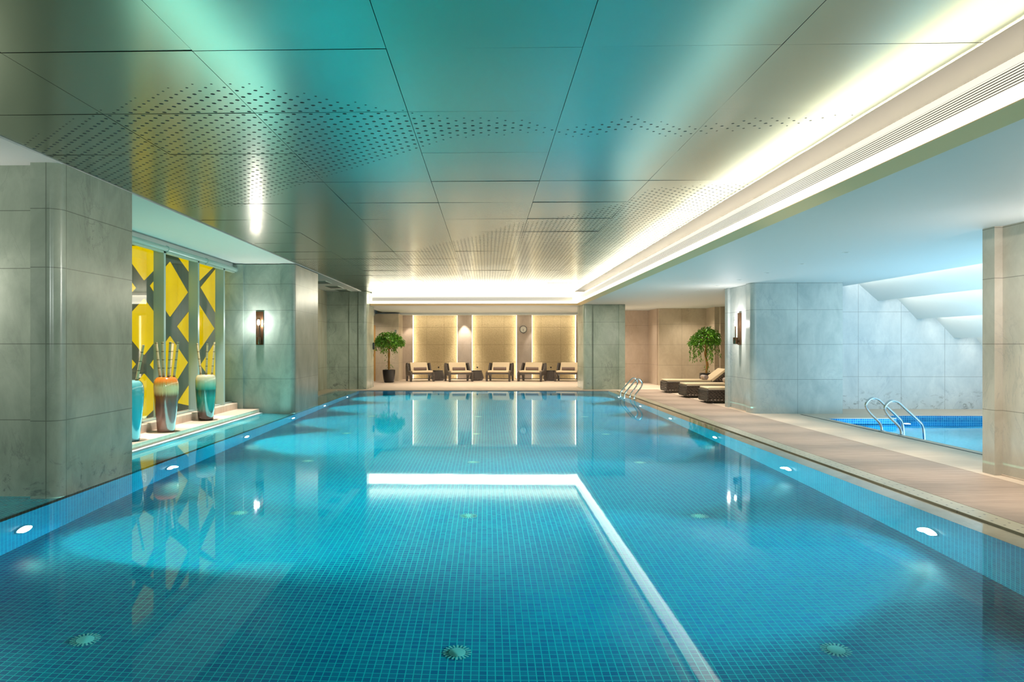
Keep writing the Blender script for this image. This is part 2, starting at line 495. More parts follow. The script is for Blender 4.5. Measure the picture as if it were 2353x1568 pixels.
def glaze(name, stops, H, drip=0.10):
    t = NT(name); o = t.obj(); x, y, z = t.xyz(o)
    ang = t.math('ARCTAN2', y, x)
    dv = t.vec(t.math('MULTIPLY', ang, 5.0), t.math('MULTIPLY', z, 0.7), 0.0)
    d = t.noise(dv, 2.6, 3, 0.6)
    zz = t.math('ADD', z, t.math('MULTIPLY', t.math('SUBTRACT', d, 0.5), drip))
    f = t.math('DIVIDE', zz, H)
    c = t.ramp(f, stops)
    n = t.noise(o, 6, 4)
    c = t.mix(t.math('MULTIPLY', n, 0.12), c, (0.06, 0.05, 0.04, 1))
    return t.done(t.bsdf(c, 0.12, 0, None, 0.6, Coat_Weight=0.5))
M['vase_brown'] = glaze('amber_brown_glaze', [(0.0, C(150, 112, 102)), (0.25, C(130, 90, 84)), (0.5, C(100, 60, 48)), (0.66, C(120, 66, 30)), (0.74, C(222, 186, 134)), (0.83, C(236, 206, 156)), (0.88, C(214, 160, 92)), (0.92, C(218, 130, 50)), (1.0, C(206, 110, 36))], 0.88, 0.13)
M['vase_teal'] = glaze('teal_cream_glaze', [(0.0, C(50, 36, 34)), (0.17, C(66, 50, 44)), (0.25, C(20, 104, 96)), (0.5, C(28, 128, 116)), (0.66, C(4, 80, 72)), (0.70, C(50, 140, 122)), (0.80, C(130, 182, 158)), (0.9, C(182, 184, 156)), (1.0, C(186, 182, 152))], 0.845, 0.05)
M['vase_aqua'] = glaze('aqua_glaze', [(0.0, C(30, 120, 140)), (0.5, C(36, 140, 156)), (0.9, C(80, 166, 170)), (1.0, C(120, 180, 176))], 0.88, 0.04)

def rough_stone():
    t = NT('split_face_limestone'); p = t.pos(); x, y, z = t.xyz(p)
    n = t.noise(t.scalevec(p, (1, 1, 1.3)), 16, 6, 0.7)
    c = t.mix(n, C(176, 154, 116), C(228, 208, 168))
    j = None
    for q in (0.755, 1.51, 2.26):
        k = t.math('COMPARE', z, q, 0.008); j = k if j is None else t.math('MAXIMUM', j, k)
    for q in (-2.6, -1.85, -0.2, 0.75, 2.35, 3.2):
        j = t.math('MAXIMUM', j, t.math('COMPARE', x, q, 0.006))
    c = t.mix(t.math('MULTIPLY', j, 0.4), c, C(96, 80, 56))
    return t.done(t.bsdf(c, 1.0, 0, t.bump(n, 1.0, 0.08), 0.0))
M['rough'] = rough_stone()

def pane_mat():
    t = NT('clear_window_glass')
    lw = t.n('LayerWeight'); lw.inputs['Blend'].default_value = 0.5
    fac = t.math('ADD', 0.04, t.math('MULTIPLY', t.math('POWER', lw.outputs['Facing'], 4.0), 0.7))
    tr = t.n('BsdfTransparent'); tr.inputs[0].default_value = (0.96, 0.98, 0.97, 1)
    gl = t.n('BsdfGlossy'); gl.inputs['Roughness'].default_value = 0.02
    mx = t.n('MixShader'); t.l(fac, mx.inputs[0]); t.l(tr.outputs[0], mx.inputs[1]); t.l(gl.outputs[0], mx.inputs[2])
    return t.done(mx.outputs[0])
M['pane'] = pane_mat()
def yellow_mat():
    t = NT('backlit_yellow_acrylic'); p = t.pos(); n = t.noise(t.scalevec(p, (1, 1.5, 0.8)), 1.3, 2)
    e = t.n('Emission'); t.l(t.mix(n, C(214, 176, 0), C(255, 226, 0)), e.inputs[0]); e.inputs[1].default_value = 0.95
    return t.done(e.outputs[0])
M['yellow'] = yellow_mat()
def louvre_mat():
    t = NT('grey_olive_screen'); p = t.pos(); n = t.noise(t.scalevec(p, (1, 60, 0.6)), 1.0, 3)
    c = t.mix(n, C(60, 62, 50), C(112, 112, 92))
    return t.done(t.bsdf(c, 0.6))
M['louvre'] = louvre_mat()

WARM = (1.0, 0.86, 0.70)
WARMW = (1.0, 0.90, 0.72)
M['cove'] = emis('warm_white_led_diffuser', (1.0, 0.93, 0.78), 2.6)
def glow_paint(name, col, e):  # emission put into the paint, in place of indirect cove light
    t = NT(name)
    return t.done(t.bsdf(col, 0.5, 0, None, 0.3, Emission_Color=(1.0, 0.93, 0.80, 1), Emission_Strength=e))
M['cove_board'] = glow_paint('emissive_cream_cove_board', C(236, 226, 196), 0.95)
M['cove_wall'] = glow_paint('emissive_white_cove_wall', C(240, 232, 212), 1.6)
M['led'] = emis('warm_led_strip', (1.0, 0.88, 0.62), 9.0)
M['lens'] = emis('pool_lamp_lens', (0.85, 1.0, 1.0), 12.0)
M['bulb'] = emis('warm_lamp_bulb', (1.0, 0.95, 0.85), 14.0)
M['downlens'] = emis('downlight_lens', (1.0, 0.93, 0.82), 4.0)

# ================================================================== THE ROOM
DZ = 0.03          # deck level; water lies at z = 0
PD = -1.2          # pool floor
# --- pool basin
b = MB(); b.quad((-4.18, -2, PD), (3.95, -2, PD), (3.95, 23.55, PD), (-4.18, 23.55, PD))
struct(raw(b, 'floor_pool', M['tile']))
def sheet(name, q, mat):
    return struct(raw(MB().quad(*q), name, mat))
sheet('wall_pool_left', [(-4.18, -2, PD), (-4.18, 23.55, PD), (-4.18, 23.55, -0.006), (-4.18, -2, -0.006)], M['tile_wall'])
sheet('wall_pool_right', [(3.95, -2, PD), (3.95, 23.55, PD), (3.95, 23.55, -0.005), (3.95, -2, -0.005)], M['tile_wall'])
sheet('wall_pool_back', [(-4.18, 23.55, PD), (3.95, 23.55, PD), (3.95, 23.55, 0.0), (-4.18, 23.55, 0.0)], M['tile_wall'])
sheet('wall_pool_front', [(-4.18, -2, PD), (3.95, -2, PD), (3.95, -2, 0.02), (-4.18, -2, 0.02)], M['tile_wall'])
# shallow shelf in the left bays
b = MB().box((-5.0, -2, -0.12), (-4.18, 23.55, -0.006))
struct(b.build('floor_pool_shelf', M['tile_wet']))
# submerged stone coping on the right
struct(MB().box((3.951, -2, -0.2), (4.2, 23.55, -0.005)).build('trim_1', M['coping_wet']))
# water
wb = MB().quad((-4.183, -2, 0), (3.953, -2, 0), (3.953, 23.56, 0), (-4.183, 23.56, 0))
struct(raw(wb, 'pool_water', M['water']), 'still clear teal water of the long tiled pool', 'water')
# overflow slot + grate
struct(MB().box((4.195, -2, -0.2), (4.225, 23.56, -0.02)).build('trim_2', M['slot']))
struct(MB().box((4.225, -2, -0.2), (4.44, 23.9, 0.012)).build('trim_3', M['grate']))
# right deck in two stones, spa surround, far deck
struct(MB().box((4.44, -2, -0.3), (5.68, 24.2, 0.014)).build('floor_deck_right', M['deck']))
d = MB().box((5.68, -2, -0.3), (6.86, 24.2, 0.016))
d.box((6.86, 14.85, -0.3), (8.3, 24.2, 0.016)).box((8.3, 15.5, -0.3), (13, 24.2, 0.016)).box((6.86, -2, -0.3), (13, 6.0, 0.016))
struct(d.build('floor_deck_spa', M['deck_light']))
struct(MB().box((-6.0, 23.56, -0.3), (4.44, 24.2, 0.016)).box((-6.0, 24.2, -0.3), (13, 32, 0.016)).build('floor_lounge', M['deck_light']))
struct(MB().box((6.68, 6, 0.0161), (6.72, 15.6, 0.0175)).build('trim_4', M['slot']))
# left bays: ledge, lower lip, window kerb
struct(MB().box((-5.45, 8.4, -0.2), (-4.97, 15.68, 0.10)).build('trim_5', M['deck_light']))
struct(MB().box((-4.97, 8.4, -0.2), (-4.90, 15.68, 0.02)).build('trim_6', M['white']))
struct(MB().box((-5.95, 8.4, -0.2), (-5.45, 15.68, 0.235)).build('trim_7', M['deck_light'], bevel=0.01))
struct(MB().box((-5.75, 17.9, -0.2), (-4.90, 24.0, 0.03)).build('trim_8', M['coping']))

# --- pillars (rounded near corner on the pool side, proud end strips)
def pillar(name, mat, x0, x1, y0, y1, z1, pool, strips=0.13, lap=0.05):
    """pool = +1: pool lies on +x side of the pillar, -1: on -x side"""
    m = MB()
    if pool > 0:
        xp, xo = x1, x0
        m.box((x0, y0 + lap, -0.3), (x1 - lap, y1 - 0.01, z1))
    else:
        xp, xo = x0, x1
        m.box((x0 + lap, y0 + lap * 0.0, -0.3), (x1, y1 - 0.01, z1))
    o = m.build(name, mat)
    return struct(o)
def rounded_strip(xa, xb, ya, yb, r, z1, corner):
    """vertical strip, one rounded plan corner: corner = (sx, sy)"""
    pts = []
    for sx, sy in ((1, -1), (1, 1), (-1, 1), (-1, -1)):
        cx = xb if sx > 0 else xa; cyy = yb if sy > 0 else ya
        if (sx, sy) == corner:
            c0 = (cx - sx * r, cyy - sy * r)
            st = {(1, -1): -PI / 2, (1, 1): 0, (-1, 1): PI / 2, (-1, -1): PI}[corner]
            for k in range(9):
                a = st + PI / 2 * k / 8
                pts.append((c0[0] + r * math.cos(a), c0[1] + r * math.sin(a)))
        else:
            pts.append((cx, cyy))
    return pts

# left front pillar
m = MB().box((-6.2, 7.06, -0.3), (-4.46, 8.4, 3.29))
m.prism(rounded_strip(-4.46, -4.18, 6.95, 7.25, 0.13, 0, (1, -1)), 'z', -0.05, 3.29)
m.box((-4.46, 7.25, -0.05), (-4.183, 8.42, 3.29))
struct(m.build('pillar_left_front', M['stone_green'], smooth=True), 'grey green marble pillar at the near left pool edge', 'pillar')
# left back pillar
m = MB().box((-5.95, 15.76, -0.3), (-4.52, 17.9, 3.27))
m.box((-5.95, 15.70, -0.3), (-5.34, 15.76, 3.27))
m.prism(rounded_strip(-4.52, -4.2, 15.70, 15.95, 0.11, 0, (1, -1)), 'z', -0.05, 3.27)
m.box((-4.52, 15.95, -0.05), (-4.203, 17.9, 3.27))
struct(m.build('pillar_left_middle', M['stone_back'], smooth=True), 'sage marble pillar carrying the wall lamp left of the pool', 'pillar')
# left far pillar / jamb
m = MB().box((-5.6, 24.1, 0.0), (-4.6, 25.5, 3.29)).box((-4.6, 24.06, 0.0), (-4.28, 25.5, 3.29)).box((-5.6, 24.06, 0), (-5.28, 24.1, 3.29))
m.prism(rounded_strip(-4.28, -4.0, 24.0, 25.5, 0.1, 0, (1, -1)), 'z', 0, 3.29)
struct(m.build('pillar_left_far', M['stone_green'], smooth=True))
# right far pillar (beside the far pool corner)
m = MB().prism(rounded_strip(3.22, 3.5, 24.12, 25.7, 0.1, 0, (-1, -1)), 'z', 0, 2.93)
m.box((3.5, 24.2, 0), (4.4, 25.7, 2.86)).box((4.4, 24.14, 0), (4.6, 25.7, 2.86))
struct(m.build('pillar_right_far', M['stone_green'], smooth=True))
# right middle pillar
m = MB().prism(rounded_strip(5.72, 7.66, 15.75, 16.1, 0.12, 0, (-1, -1)), 'z', 0, 2.85)
m.box((5.78, 16.1, 0), (7.66, 17.3, 2.85)).box((5.72, 17.3, 0), (7.66, 17.5, 2.85))
struct(m.build('pillar_right_middle', M['stone_right'], smooth=True), 'pale marble pillar between the two pools', 'pillar')
# right near pillar
m = MB().box((5.86, 6.2, 0), (7.7, 8.4, 2.85)).box((5.77, 8.36, 0), (7.7, 8.56, 2.85))
struct(m.build('pillar_right_near', M['stone_pier'], smooth=True))
struct(MB().box((5.84, 6.2, 0.0), (5.875, 8.36, 0.03)).box((5.76, 16.1, 0.0), (5.795, 17.3, 0.03)).build('baseboard_right', M['deck_light']))

# --- outer walls
struct(MB().box((-6.2, -2.2, -0.3), (-5.95, 8.4, 3.6)).box((-6.2, 8.4, -0.3), (-5.95, 17.9, 3.6)).build('wall_left', M['stone_green']))
struct(MB().box((-5.6, 17.9, 0.03), (-5.35, 24.1, 3.3)).build('wall_left_bay', M['stone_wood']))
struct(MB().box((7.66, 16.95, 0), (13.2, 17.2, 3.0)).build('wall_spa', M['stone_spa']))
struct(MB().box((13, -2.2, -0.3), (13.2, 17.2, 3.6)).build('wall_right', M['stone_spa']))
struct(MB().box((-6.2, -2.4, -0.3), (13.2, -2.2, 3.6)).build('wall_front', M['stone_green']))
# lounge walls at the far end
struct(MB().box((-6, 31.3, 0), (6.4, 31.5, 3.0)).build('wall_back', M['rough']))
m = MB()
for xa, xb in ((-3.62, -3.19), (-1.265, -0.628), (1.29, 1.945)):
    m.box((xa, 31.1, 0), (xb, 31.28, 2.78))
m.box((3.83, 31.1, 0), (5.2, 31.28, 2.78))
struct(m.build('wall_back_piers', M['stone_mauve']))
# stone wall with the timber door
m = MB().box((-4.57, 29.6, 0), (-3.62, 31.3, 2.78)).box((-6.0, 29.6, 0), (-5.46, 31.3, 2.78)).box((-5.46, 29.6, 2.3), (-4.57, 31.3, 2.78))
struct(m.build('wall_lounge_left', M['stone_warm']))
dr = thing('door_1', None, None); struct(dr, 'honey coloured timber door behind the potted tree', 'door')
MB().box((-5.40, 29.66, 0.016), (-4.70, 29.72, 2.22)).build('door_leaf', M['door'], dr)
MB().box((-4.70, 29.57, 0.016), (-4.57, 29.75, 2.31)).box((-5.46, 29.57, 0.016), (-5.40, 29.75, 2.31)).box((-5.40, 29.57, 2.22), (-4.70, 29.75, 2.31)).build('door_frame', M['doorframe'], dr)
# right niche walls behind the loungers
struct(MB().box((4.6, 28.45, 0), (6.32, 28.7, 2.9)).box((6.32, 27.0, 0), (6.45, 28.7, 2.9)).build('wall_niche_back', M['stone_mauve']))
m = MB().box((6.36, 26.85, 0), (8.1, 27.0, 2.9)).box((8.1, 25.9, 0), (8.25, 27.0, 2.9)).box((8.25, 25.7, 0), (8.5, 25.9, 2.9)).box((8.5, 24.7, 0), (9.6, 24.9, 2.9)).box((8.5, 24.9, 0), (8.6, 25.9, 2.9))
struct(m.build('wall_niche_right', M['stone_warm']))
struct(MB().box((9.6, 17.2, 0), (9.8, 24.9, 2.9)).build('wall_niche_side', M['stone_warm']))

# --- ceilings
m = MB()
CX = [GX0 + PW * k for k in range(7)]
ys = [GY0 + PW * k for k in range(-6, 18)]
g = 0.0022; gy = 0.0011
rng = random.Random(3)
for i in range(6):
    for j in range(len(ys) - 1):
        x0, x1 = CX[i] + (0 if i == 0 else g), CX[i + 1] - g
        x1 = min(x1, 3.55)
        if x0 >= x1: continue
        y0, y1 = ys[j] + gy, min(ys[j + 1] - gy, 24.95)
        if y0 >= y1: continue
        ty = rng.uniform(-0.0022, 0.0022); tx = rng.uniform(-0.0015, 0.0015)
        m.quad((x0, y0, 3.3 - tx - ty), (x0, y1, 3.3 - tx + ty), (x1, y1, 3.3 + tx + ty), (x1, y0, 3.3 + tx - ty))
struct(raw(m, 'ceiling', M['ceil']))
struct(MB().box((-4.18, -2.2, 3.33), (3.6, 25, 3.4)).build('ceiling_void', M['dark']))
struct(MB().box((-6.2, -2.2, 3.285), (-4.19, 24.2, 3.5)).build('ceiling_left_bays', M['white']))
struct(MB().box((-5.9, 8.4, 3.16), (-5.56, 15.7, 3.284)).build('trim_9', M['white']))
# right soffit with the light cove along its pool side
struct(MB().box((3.18, -2.2, 2.85), (8.2, 24.6, 2.93)).box((4.6, 24.6, 2.85), (10, 31.3, 2.93)).build('ceiling_soffit', M['soffit']))
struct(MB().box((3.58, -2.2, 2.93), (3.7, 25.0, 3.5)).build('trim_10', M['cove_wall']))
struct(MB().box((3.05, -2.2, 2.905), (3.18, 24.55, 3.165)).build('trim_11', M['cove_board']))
struct(MB().prism([(3.052, 2.9049), (3.052, 2.899), (3.19, 2.846), (3.19, 2.9049)], 'y', -2.2, 24.55).prism([(24.552, 2.9049), (24.552, 2.899), (24.69, 2.846), (24.69, 2.9049)], 'x', -3.99, 3.18).build('trim_16', M['lip']))
struct(MB().box((3.18, -2.2, 2.931), (3.58, 24.6, 3.0)).build('trim_12', M['white']))
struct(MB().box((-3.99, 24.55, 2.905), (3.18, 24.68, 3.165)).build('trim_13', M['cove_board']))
struct(MB().box((-4.3, 24.68, 2.85), (4.6, 31.3, 2.93)).build('ceiling_lounge', M['soffit']))
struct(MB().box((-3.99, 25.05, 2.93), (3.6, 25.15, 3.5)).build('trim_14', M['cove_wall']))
struct(MB().box((-6, 30.3, 2.775), (5.3, 31.3, 2.849)).box((-6, 25.5, 2.70), (-4.6, 30.3, 2.93)).build('trim_15', M['soffit']))

def long_thing(name, label, cat, parts):
    t = thing(name, label, cat)
    for mb, pn, mat in parts: mb.build(pn, mat, t)
    return t
# luminous lower band of each cove + linear air grille above it
long_thing('cove_light', 'long glowing white strip light on the right ceiling cove', 'light',
           [(MB().box((3.040, -2.2, 2.915), (3.049, 24.54, 2.985)), 'diffuser', M['cove'])])
long_thing('cove_light', 'glowing white strip light across the far end ceiling cove', 'light',
           [(MB().box((-3.98, 24.538, 2.915), (3.04, 24.548, 2.985)), 'diffuser', M['cove'])])
for nm, lab, ax in (('air_grille', 'long slotted air grille on the right ceiling cove', 0), ('air_grille', 'slotted air grille across the far end ceiling cove', 1)):
    t = thing(nm, lab, 'air grille')
    fr = MB(); sl = MB()
    if ax == 0:
        fr.box((3.046, -2.2, 3.0), (3.0495, 24.3, 3.115))
        for k in range(7):
            z = 3.004 + k * 0.0165
            sl.box((3.042, -2.2, z), (3.046, 24.3, z + 0.0085))
    else:
        fr.box((-3.9, 24.545, 3.0), (2.9, 24.5495, 3.115))
        for k in range(7):
            z = 3.004 + k * 0.0165
            sl.box((-3.9, 24.541, z), (2.9, 24.545, z + 0.0085))
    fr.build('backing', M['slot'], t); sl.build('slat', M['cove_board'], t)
# spa ceiling: hanging sloped baffles with light gaps
BAF = [((8.42, 3.08), (9.05, 2.52)), ((9.35, 2.72), (9.93, 2.10)), ((10.15, 2.35), (10.78, 1.66)), ((11.05, 1.95), (11.6, 1.25))]
for i, ((xa, za), (xb, zb)) in enumerate(BAF):
    m = MB().prism([(xa, za), (xb, zb), (xb + 0.05, zb + 0.03), (xa + 0.05, za + 0.06)], 'y', 5.0, 16.95)
    struct(m.build('ceiling_spa', M['white']))
struct(MB().box((8.2, 5, 3.14), (13, 16.95, 3.2)).box((8.2, 5, 2.93), (8.24, 16.95, 3.14)).box((8.2, -2.2, 2.85), (13, 5.0, 2.93)).build('ceiling_spa_void', M['white']))
# spa basin
sheet('floor_spa', [(6.86, 6, -0.9), (13, 6, -0.9), (13, 15.5, -0.9), (6.86, 15.5, -0.9)], M['tile_spa_floor'])
m = MB().quad((8.3, 15.499, -0.9), (13, 15.499, -0.9), (13, 15.499, 0.0), (8.3, 15.499, 0.0))
m.quad((6.86, 14.849, -0.9), (8.3, 14.849, -0.9), (8.3, 14.849, 0.0), (6.86, 14.849, 0.0))
m.quad((8.301, 14.85, -0.9), (8.301, 15.5, -0.9), (8.301, 15.5, 0.0), (8.301, 14.85, 0.0))
m.quad((6.861, 6, -0.9), (6.861, 14.85, -0.9), (6.861, 14.85, 0.0), (6.861, 6, 0.0))
m.quad((6.86, 6.001, -0.9), (13, 6.001, -0.9), (13, 6.001, 0.0), (6.86, 6.001, 0.0))
struct(raw(m, 'wall_spa_basin', M['tile_spa']))
wb = MB().quad((6.862, 6.002, -0.13), (13, 6.002, -0.13), (13, 15.498, -0.13), (6.862, 15.498, -0.13))
struct(raw(wb, 'spa_water', M['water_spa']), 'bright blue water of the small spa pool', 'water')

# ================================================================== WINDOW with the yellow diamond screen
w = thing('window_1', None, None); struct(w, 'tall window bay glowing with yellow diamonds', 'window')
WX = -5.66
yb = [8.45, 9.32, 10.78, 12.235, 13.69, 15.04, 15.69]
for q in yb[1:-1]:
    MB().box((WX - 0.03, q - 0.035, 0.235), (WX + 0.15, q + 0.035, 3.16)).build('mullion', M['mullion'], w)
for q0, q1 in zip(yb[:-1], yb[1:]):
    raw(MB().quad((WX, q0 + 0.036, 0.24), (WX, q1 - 0.036, 0.24), (WX, q1 - 0.036, 3.13), (WX, q0 + 0.036, 3.13)), 'pane', M['pane'], w)
MB().box((WX - 0.03, 8.4, 3.12), (WX + 0.11, 15.69, 3.16)).build('window_head', M['mullion_light'], w)
MB().box((WX - 0.03, 8.4, 0.235), (WX + 0.09, 15.69, 0.26)).build('window_sill', M['mullion'], w)
sc = thing('diamond_screen', 'backlit screen of yellow diamonds behind the tall left window', 'screen', (0, 0, 0))
MB().box((-5.90, 8.45, 0.235), (-5.86, 15.69, 3.2)).build('backing', M['louvre'], sc)
for q, hw, hh, zc in ((9.95, 0.82, 0.49, (0.55, 1.82, 3.08)), (11.08, 0.82, 0.49, (1.18, 2.45)), (12.2, 0.82, 0.478, (0.53, 1.81, 3.085)), (13.21, 0.785, 0.506, (1.155, 2.53)),
                      (14.45, 0.92, 0.53, (0.40, 1.85, 3.28)), (15.55, 0.90, 0.54, (1.09, 2.68))):
    for z in zc:
        yl = max(q - hw, 8.46); yh = min(q + hw, 15.68)
        pts = []
        def zed(y): return hh * (1 - abs(y - q) / hw)
        low = [(yl, z - zed(yl)), (q, z - hh), (yh, z - zed(yh))]
        high = [(yh, z + zed(yh)), (q, z + hh), (yl, z + zed(yl))]
        pts = [(y, max(0.24, min(3.19, zz))) for y, zz in low + high]
        MB().prism(pts, 'x', -5.859, -5.845).build('diamond', M['yellow'], sc)
# roller blind casings along the window head
for q0, q1, lab in ((8.45, 12.28, 'pale aqua blind casing above the window, nearest the front pillar'), (12.32, 14.02, 'middle pale aqua blind casing above the window'), (14.06, 15.68, 'pale aqua blind casing above the window, beside the lamp pillar')):
    t = thing('roller_blind', lab, 'blind', (-5.50, q0, 3.15), 0, 'blind casings over the window')
    pts = [(0.045 * math.cos(a), 0.045 * math.sin(a)) for a in [PI * 2 * k / 16 for k in range(16)]]
    cs = MB().prism(pts, 'y', 0, q1 - q0).build('casing', M['blind'], t, smooth=True)
    MB().box((-0.06, 0.0, -0.075), (-0.01, q1 - q0, -0.045)).build('bottom_rail', M['mullion_light'], t)
    MB().prism([(0.056 * math.cos(a), 0.056 * math.sin(a)) for a in [PI * 2 * k / 16 for k in range(16)]], 'y', q1 - q0 - 0.012, q1 - q0 + 0.012).build('end_cap', M['mullion'], cs)

# ================================================================== VASES with bamboo canes
def vase(name, label, loc, prof, mat):
    t = thing(name, label, 'vase', loc)
    MB().lathe(prof, 40).build('body', mat, t, smooth=True)
    return t
P1 = [(0.125, 0.0), (0.135, 0.01), (0.15, 0.18), (0.172, 0.40), (0.189, 0.60), (0.193, 0.72), (0.188, 0.79), (0.170, 0.845), (0.145, 0.872), (0.125, 0.88), (0.115, 0.872), (0.11, 0.80), (0.12, 0.6)]
P2 = [(0.125, 0.0), (0.133, 0.01), (0.142, 0.10), (0.160, 0.28), (0.176, 0.48), (0.183, 0.62), (0.184, 0.72), (0.176, 0.79), (0.158, 0.83), (0.135, 0.845), (0.12, 0.838), (0.115, 0.78), (0.12, 0.6)]
LZ = 0.10
vase('floor_vase', 'tall amber and brown drip glazed vase on the window ledge', (-5.18, 11.55, LZ), P1, M['vase_brown'])
vase('floor_vase', 'tall teal vase with cream shoulder and dark foot on ledge', (-5.22, 13.3, LZ), P2, M['vase_teal'])
vase('floor_vase', 'aqua vase half hidden behind the near left pillar', (-5.20, 10.40, LZ), P1, M['vase_aqua'])
def cane(base, tip, r, label, group):
    bz = Vector(base); d = Vector(tip) - bz
    o = MB().tube([(0, 0, 0), tuple(d * 0.5), tuple(d)], [r, r * 0.97, r * 0.92], 8).build('bamboo_cane', M['bamboo'], None, True, base)
    tag(o, label, 'bamboo', group)
V1 = (-5.18, 11.55); V2 = (-5.22, 13.3); V3 = (-5.20, 10.40)
G1 = 'canes in the brown vase'; G2 = 'canes in the teal vase'; G3 = 'canes in the aqua vase'
for dx, dy, tx, ty, tz, lab in ((-0.08, 0.02, -0.17, 0.02, 1.54, 'bamboo cane leaning left in the brown vase'), (-0.02, -0.03, -0.05, -0.02, 1.55, 'upright bamboo cane second from left in the brown vase'),
                                (0.0, 0.06, -0.02, 0.3, 1.53, 'bamboo cane at the back of the brown vase'), (0.035, -0.03, 0.09, -0.05, 1.55, 'bamboo cane second from right in the brown vase'), (0.085, 0.03, 0.17, 0.06, 1.55, 'bamboo cane leaning right in the brown vase')):
    cane((V1[0] + dx, V1[1] + dy, LZ + 0.62), (V1[0] + tx, V1[1] + ty, tz), 0.022, lab, G1)
for dx, dy, tx, ty, tz, lab in ((-0.06, 0.0, -0.16, 0.0, 1.53, 'bamboo cane leaning left in the teal vase'), (0.01, -0.03, 0.05, -0.05, 1.52, 'middle bamboo cane in the teal vase'), (0.075, 0.04, 0.14, 0.08, 1.55, 'bamboo cane leaning right in the teal vase')):
    cane((V2[0] + dx, V2[1] + dy, LZ + 0.60), (V2[0] + tx, V2[1] + ty, tz), 0.021, lab, G2)
for dx, dy, tx, ty, tz, lab in ((0.05, 0.0, 0.20, 0.0, 1.5, 'bamboo cane beside the near left pillar edge'), (0.0, 0.02, -0.05, 0.02, 1.5, 'bamboo cane in the half hidden aqua vase')):
    cane((V3[0] + dx, V3[1] + dy, LZ + 0.62), (V3[0] + tx, V3[1] + ty, tz), 0.022, lab, G3)

# ================================================================== SCONCES
def sconce(label, loc, rz):
    """local frame: wall behind at +y, lamp projects to -y"""
    t = thing('wall_sconce', label, 'wall lamp', loc, rz, 'bronze wall lamps')
    MB().rbox((-0.08, -0.035, 0.0), (0.08, 0.0, 0.73), 0.006, 2, 'y').build('backplate', M['bronze'], t)
    cup = MB().lathe([(0.045, 0.02), (0.05, 0.03), (0.052, 0.16), (0.052, 0.17)], 20, (0, -0.11, 0)).build('cup', M['bronze'], t, True)
    MB().box((-0.02, -0.07, 0.06), (0.02, -0.03, 0.10)).build('arm', M['bronze'], t)
    g = MB().lathe([(0.046, 0.171), (0.046, 0.64)], 20, (0, -0.11, 0), cap=False)
    g.build('glass_tube', M['pane'], t, True)
    MB().lathe([(0.012, 0.17), (0.012, 0.43)], 10, (0, -0.11, 0)).build('stem', M['bronze'], cup, True)
    MB().lathe([(0.012, 0.43), (0.026, 0.45), (0.028, 0.52), (0.015, 0.555)], 16, (0, -0.11, 0)).build('bulb', M['bulb'], t, True)
    return t
sconce('lit bronze wall lamp on the sage pillar left of the pool', (-4.98, 15.758, 1.5), 0)
sconce('lit bronze wall lamp on the pillar right of the pool', (5.778, 16.62, 1.5), -PI / 2)
LS = (1.0, 0.88, 0.84)
point('sconce_glow', (-4.98, 15.47, 1.98), 30, LS, 0.03)
point('sconce_glow', (5.52, 16.62, 1.98), 34, LS, 0.03)
point('sconce_glow', (-5.42, 6.72, 2.0), 34, LS, 0.03)
point('sconce_glow', (5.70, 7.35, 2.0), 30, LS, 0.03)

# ================================================================== POOL FITTINGS
def pool_light(label, loc, rz, group):
    """faces +x locally"""
    t = thing('pool_light', label, 'pool light', loc, rz, group)
    pr = lambda r, n=24: [(r * math.cos(2 * PI * k / n), r * math.sin(2 * PI * k / n)) for k in range(n)]
    MB().prism(pr(0.115), 'x', 0.0, 0.02).build('rim', M['steel'], t, True)
    MB().prism(pr(0.09), 'x', 0.02, 0.035).build('lens', M['lens'], t, True)
    return t
ORD = ['first', 'second', 'third', 'fourth', 'fifth', 'sixth']
POOLL = (0.30, 1.0, 0.80); POOLR = (0.28, 0.98, 1.0)
for k in range(6):
    y = 6.4 + 3.01 * k
    pool_light('%s round underwater lamp along the left pool wall from the camera' % ORD[k], (-4.18, y, -0.68), 0, 'underwater lamps on the left wall')
    spot('pool_beam', (-4.12, y, -0.66), (-3.0, y + (0.5 if k == 0 else 0), -1.2), 4200 if k < 2 else 2700, POOLL, 84 if k < 2 else 110, 1.0, 0.06)
    spot('pool_beam', (-4.12, y, -0.62), (-1.0, y + (0.8 if k == 0 else 0), -0.9), 70 if k == 0 else 210, POOLL, 160, 0.9, 0.06)
    y2 = 6.52 + 3.01 * k
    pool_light('%s round underwater lamp along the right pool wall from the camera' % ORD[k], (3.95, y2, -0.68), PI, 'underwater lamps on the right wall')
    spot('pool_beam', (3.89, y2, -0.66), (2.85, y2 - 0.15, -1.2), 4200 if k < 2 else 2700, POOLR, 84 if k < 2 else 110, 1.0, 0.06)
    spot('pool_beam', (3.89, y2, -0.62), (0.8, y2, -0.9), 200, POOLR, 160, 0.9, 0.06)
for k, y in enumerate((0.4, 3.4)):
    spot('pool_beam', (-4.12, y, -0.66), (-2.2, y, -1.15), 110, POOLL, 150, 0.9, 0.06)
    spot('pool_beam', (3.89, y, -0.66), (2.0, y, -1.15), 280, POOLR, 150, 0.9, 0.06)

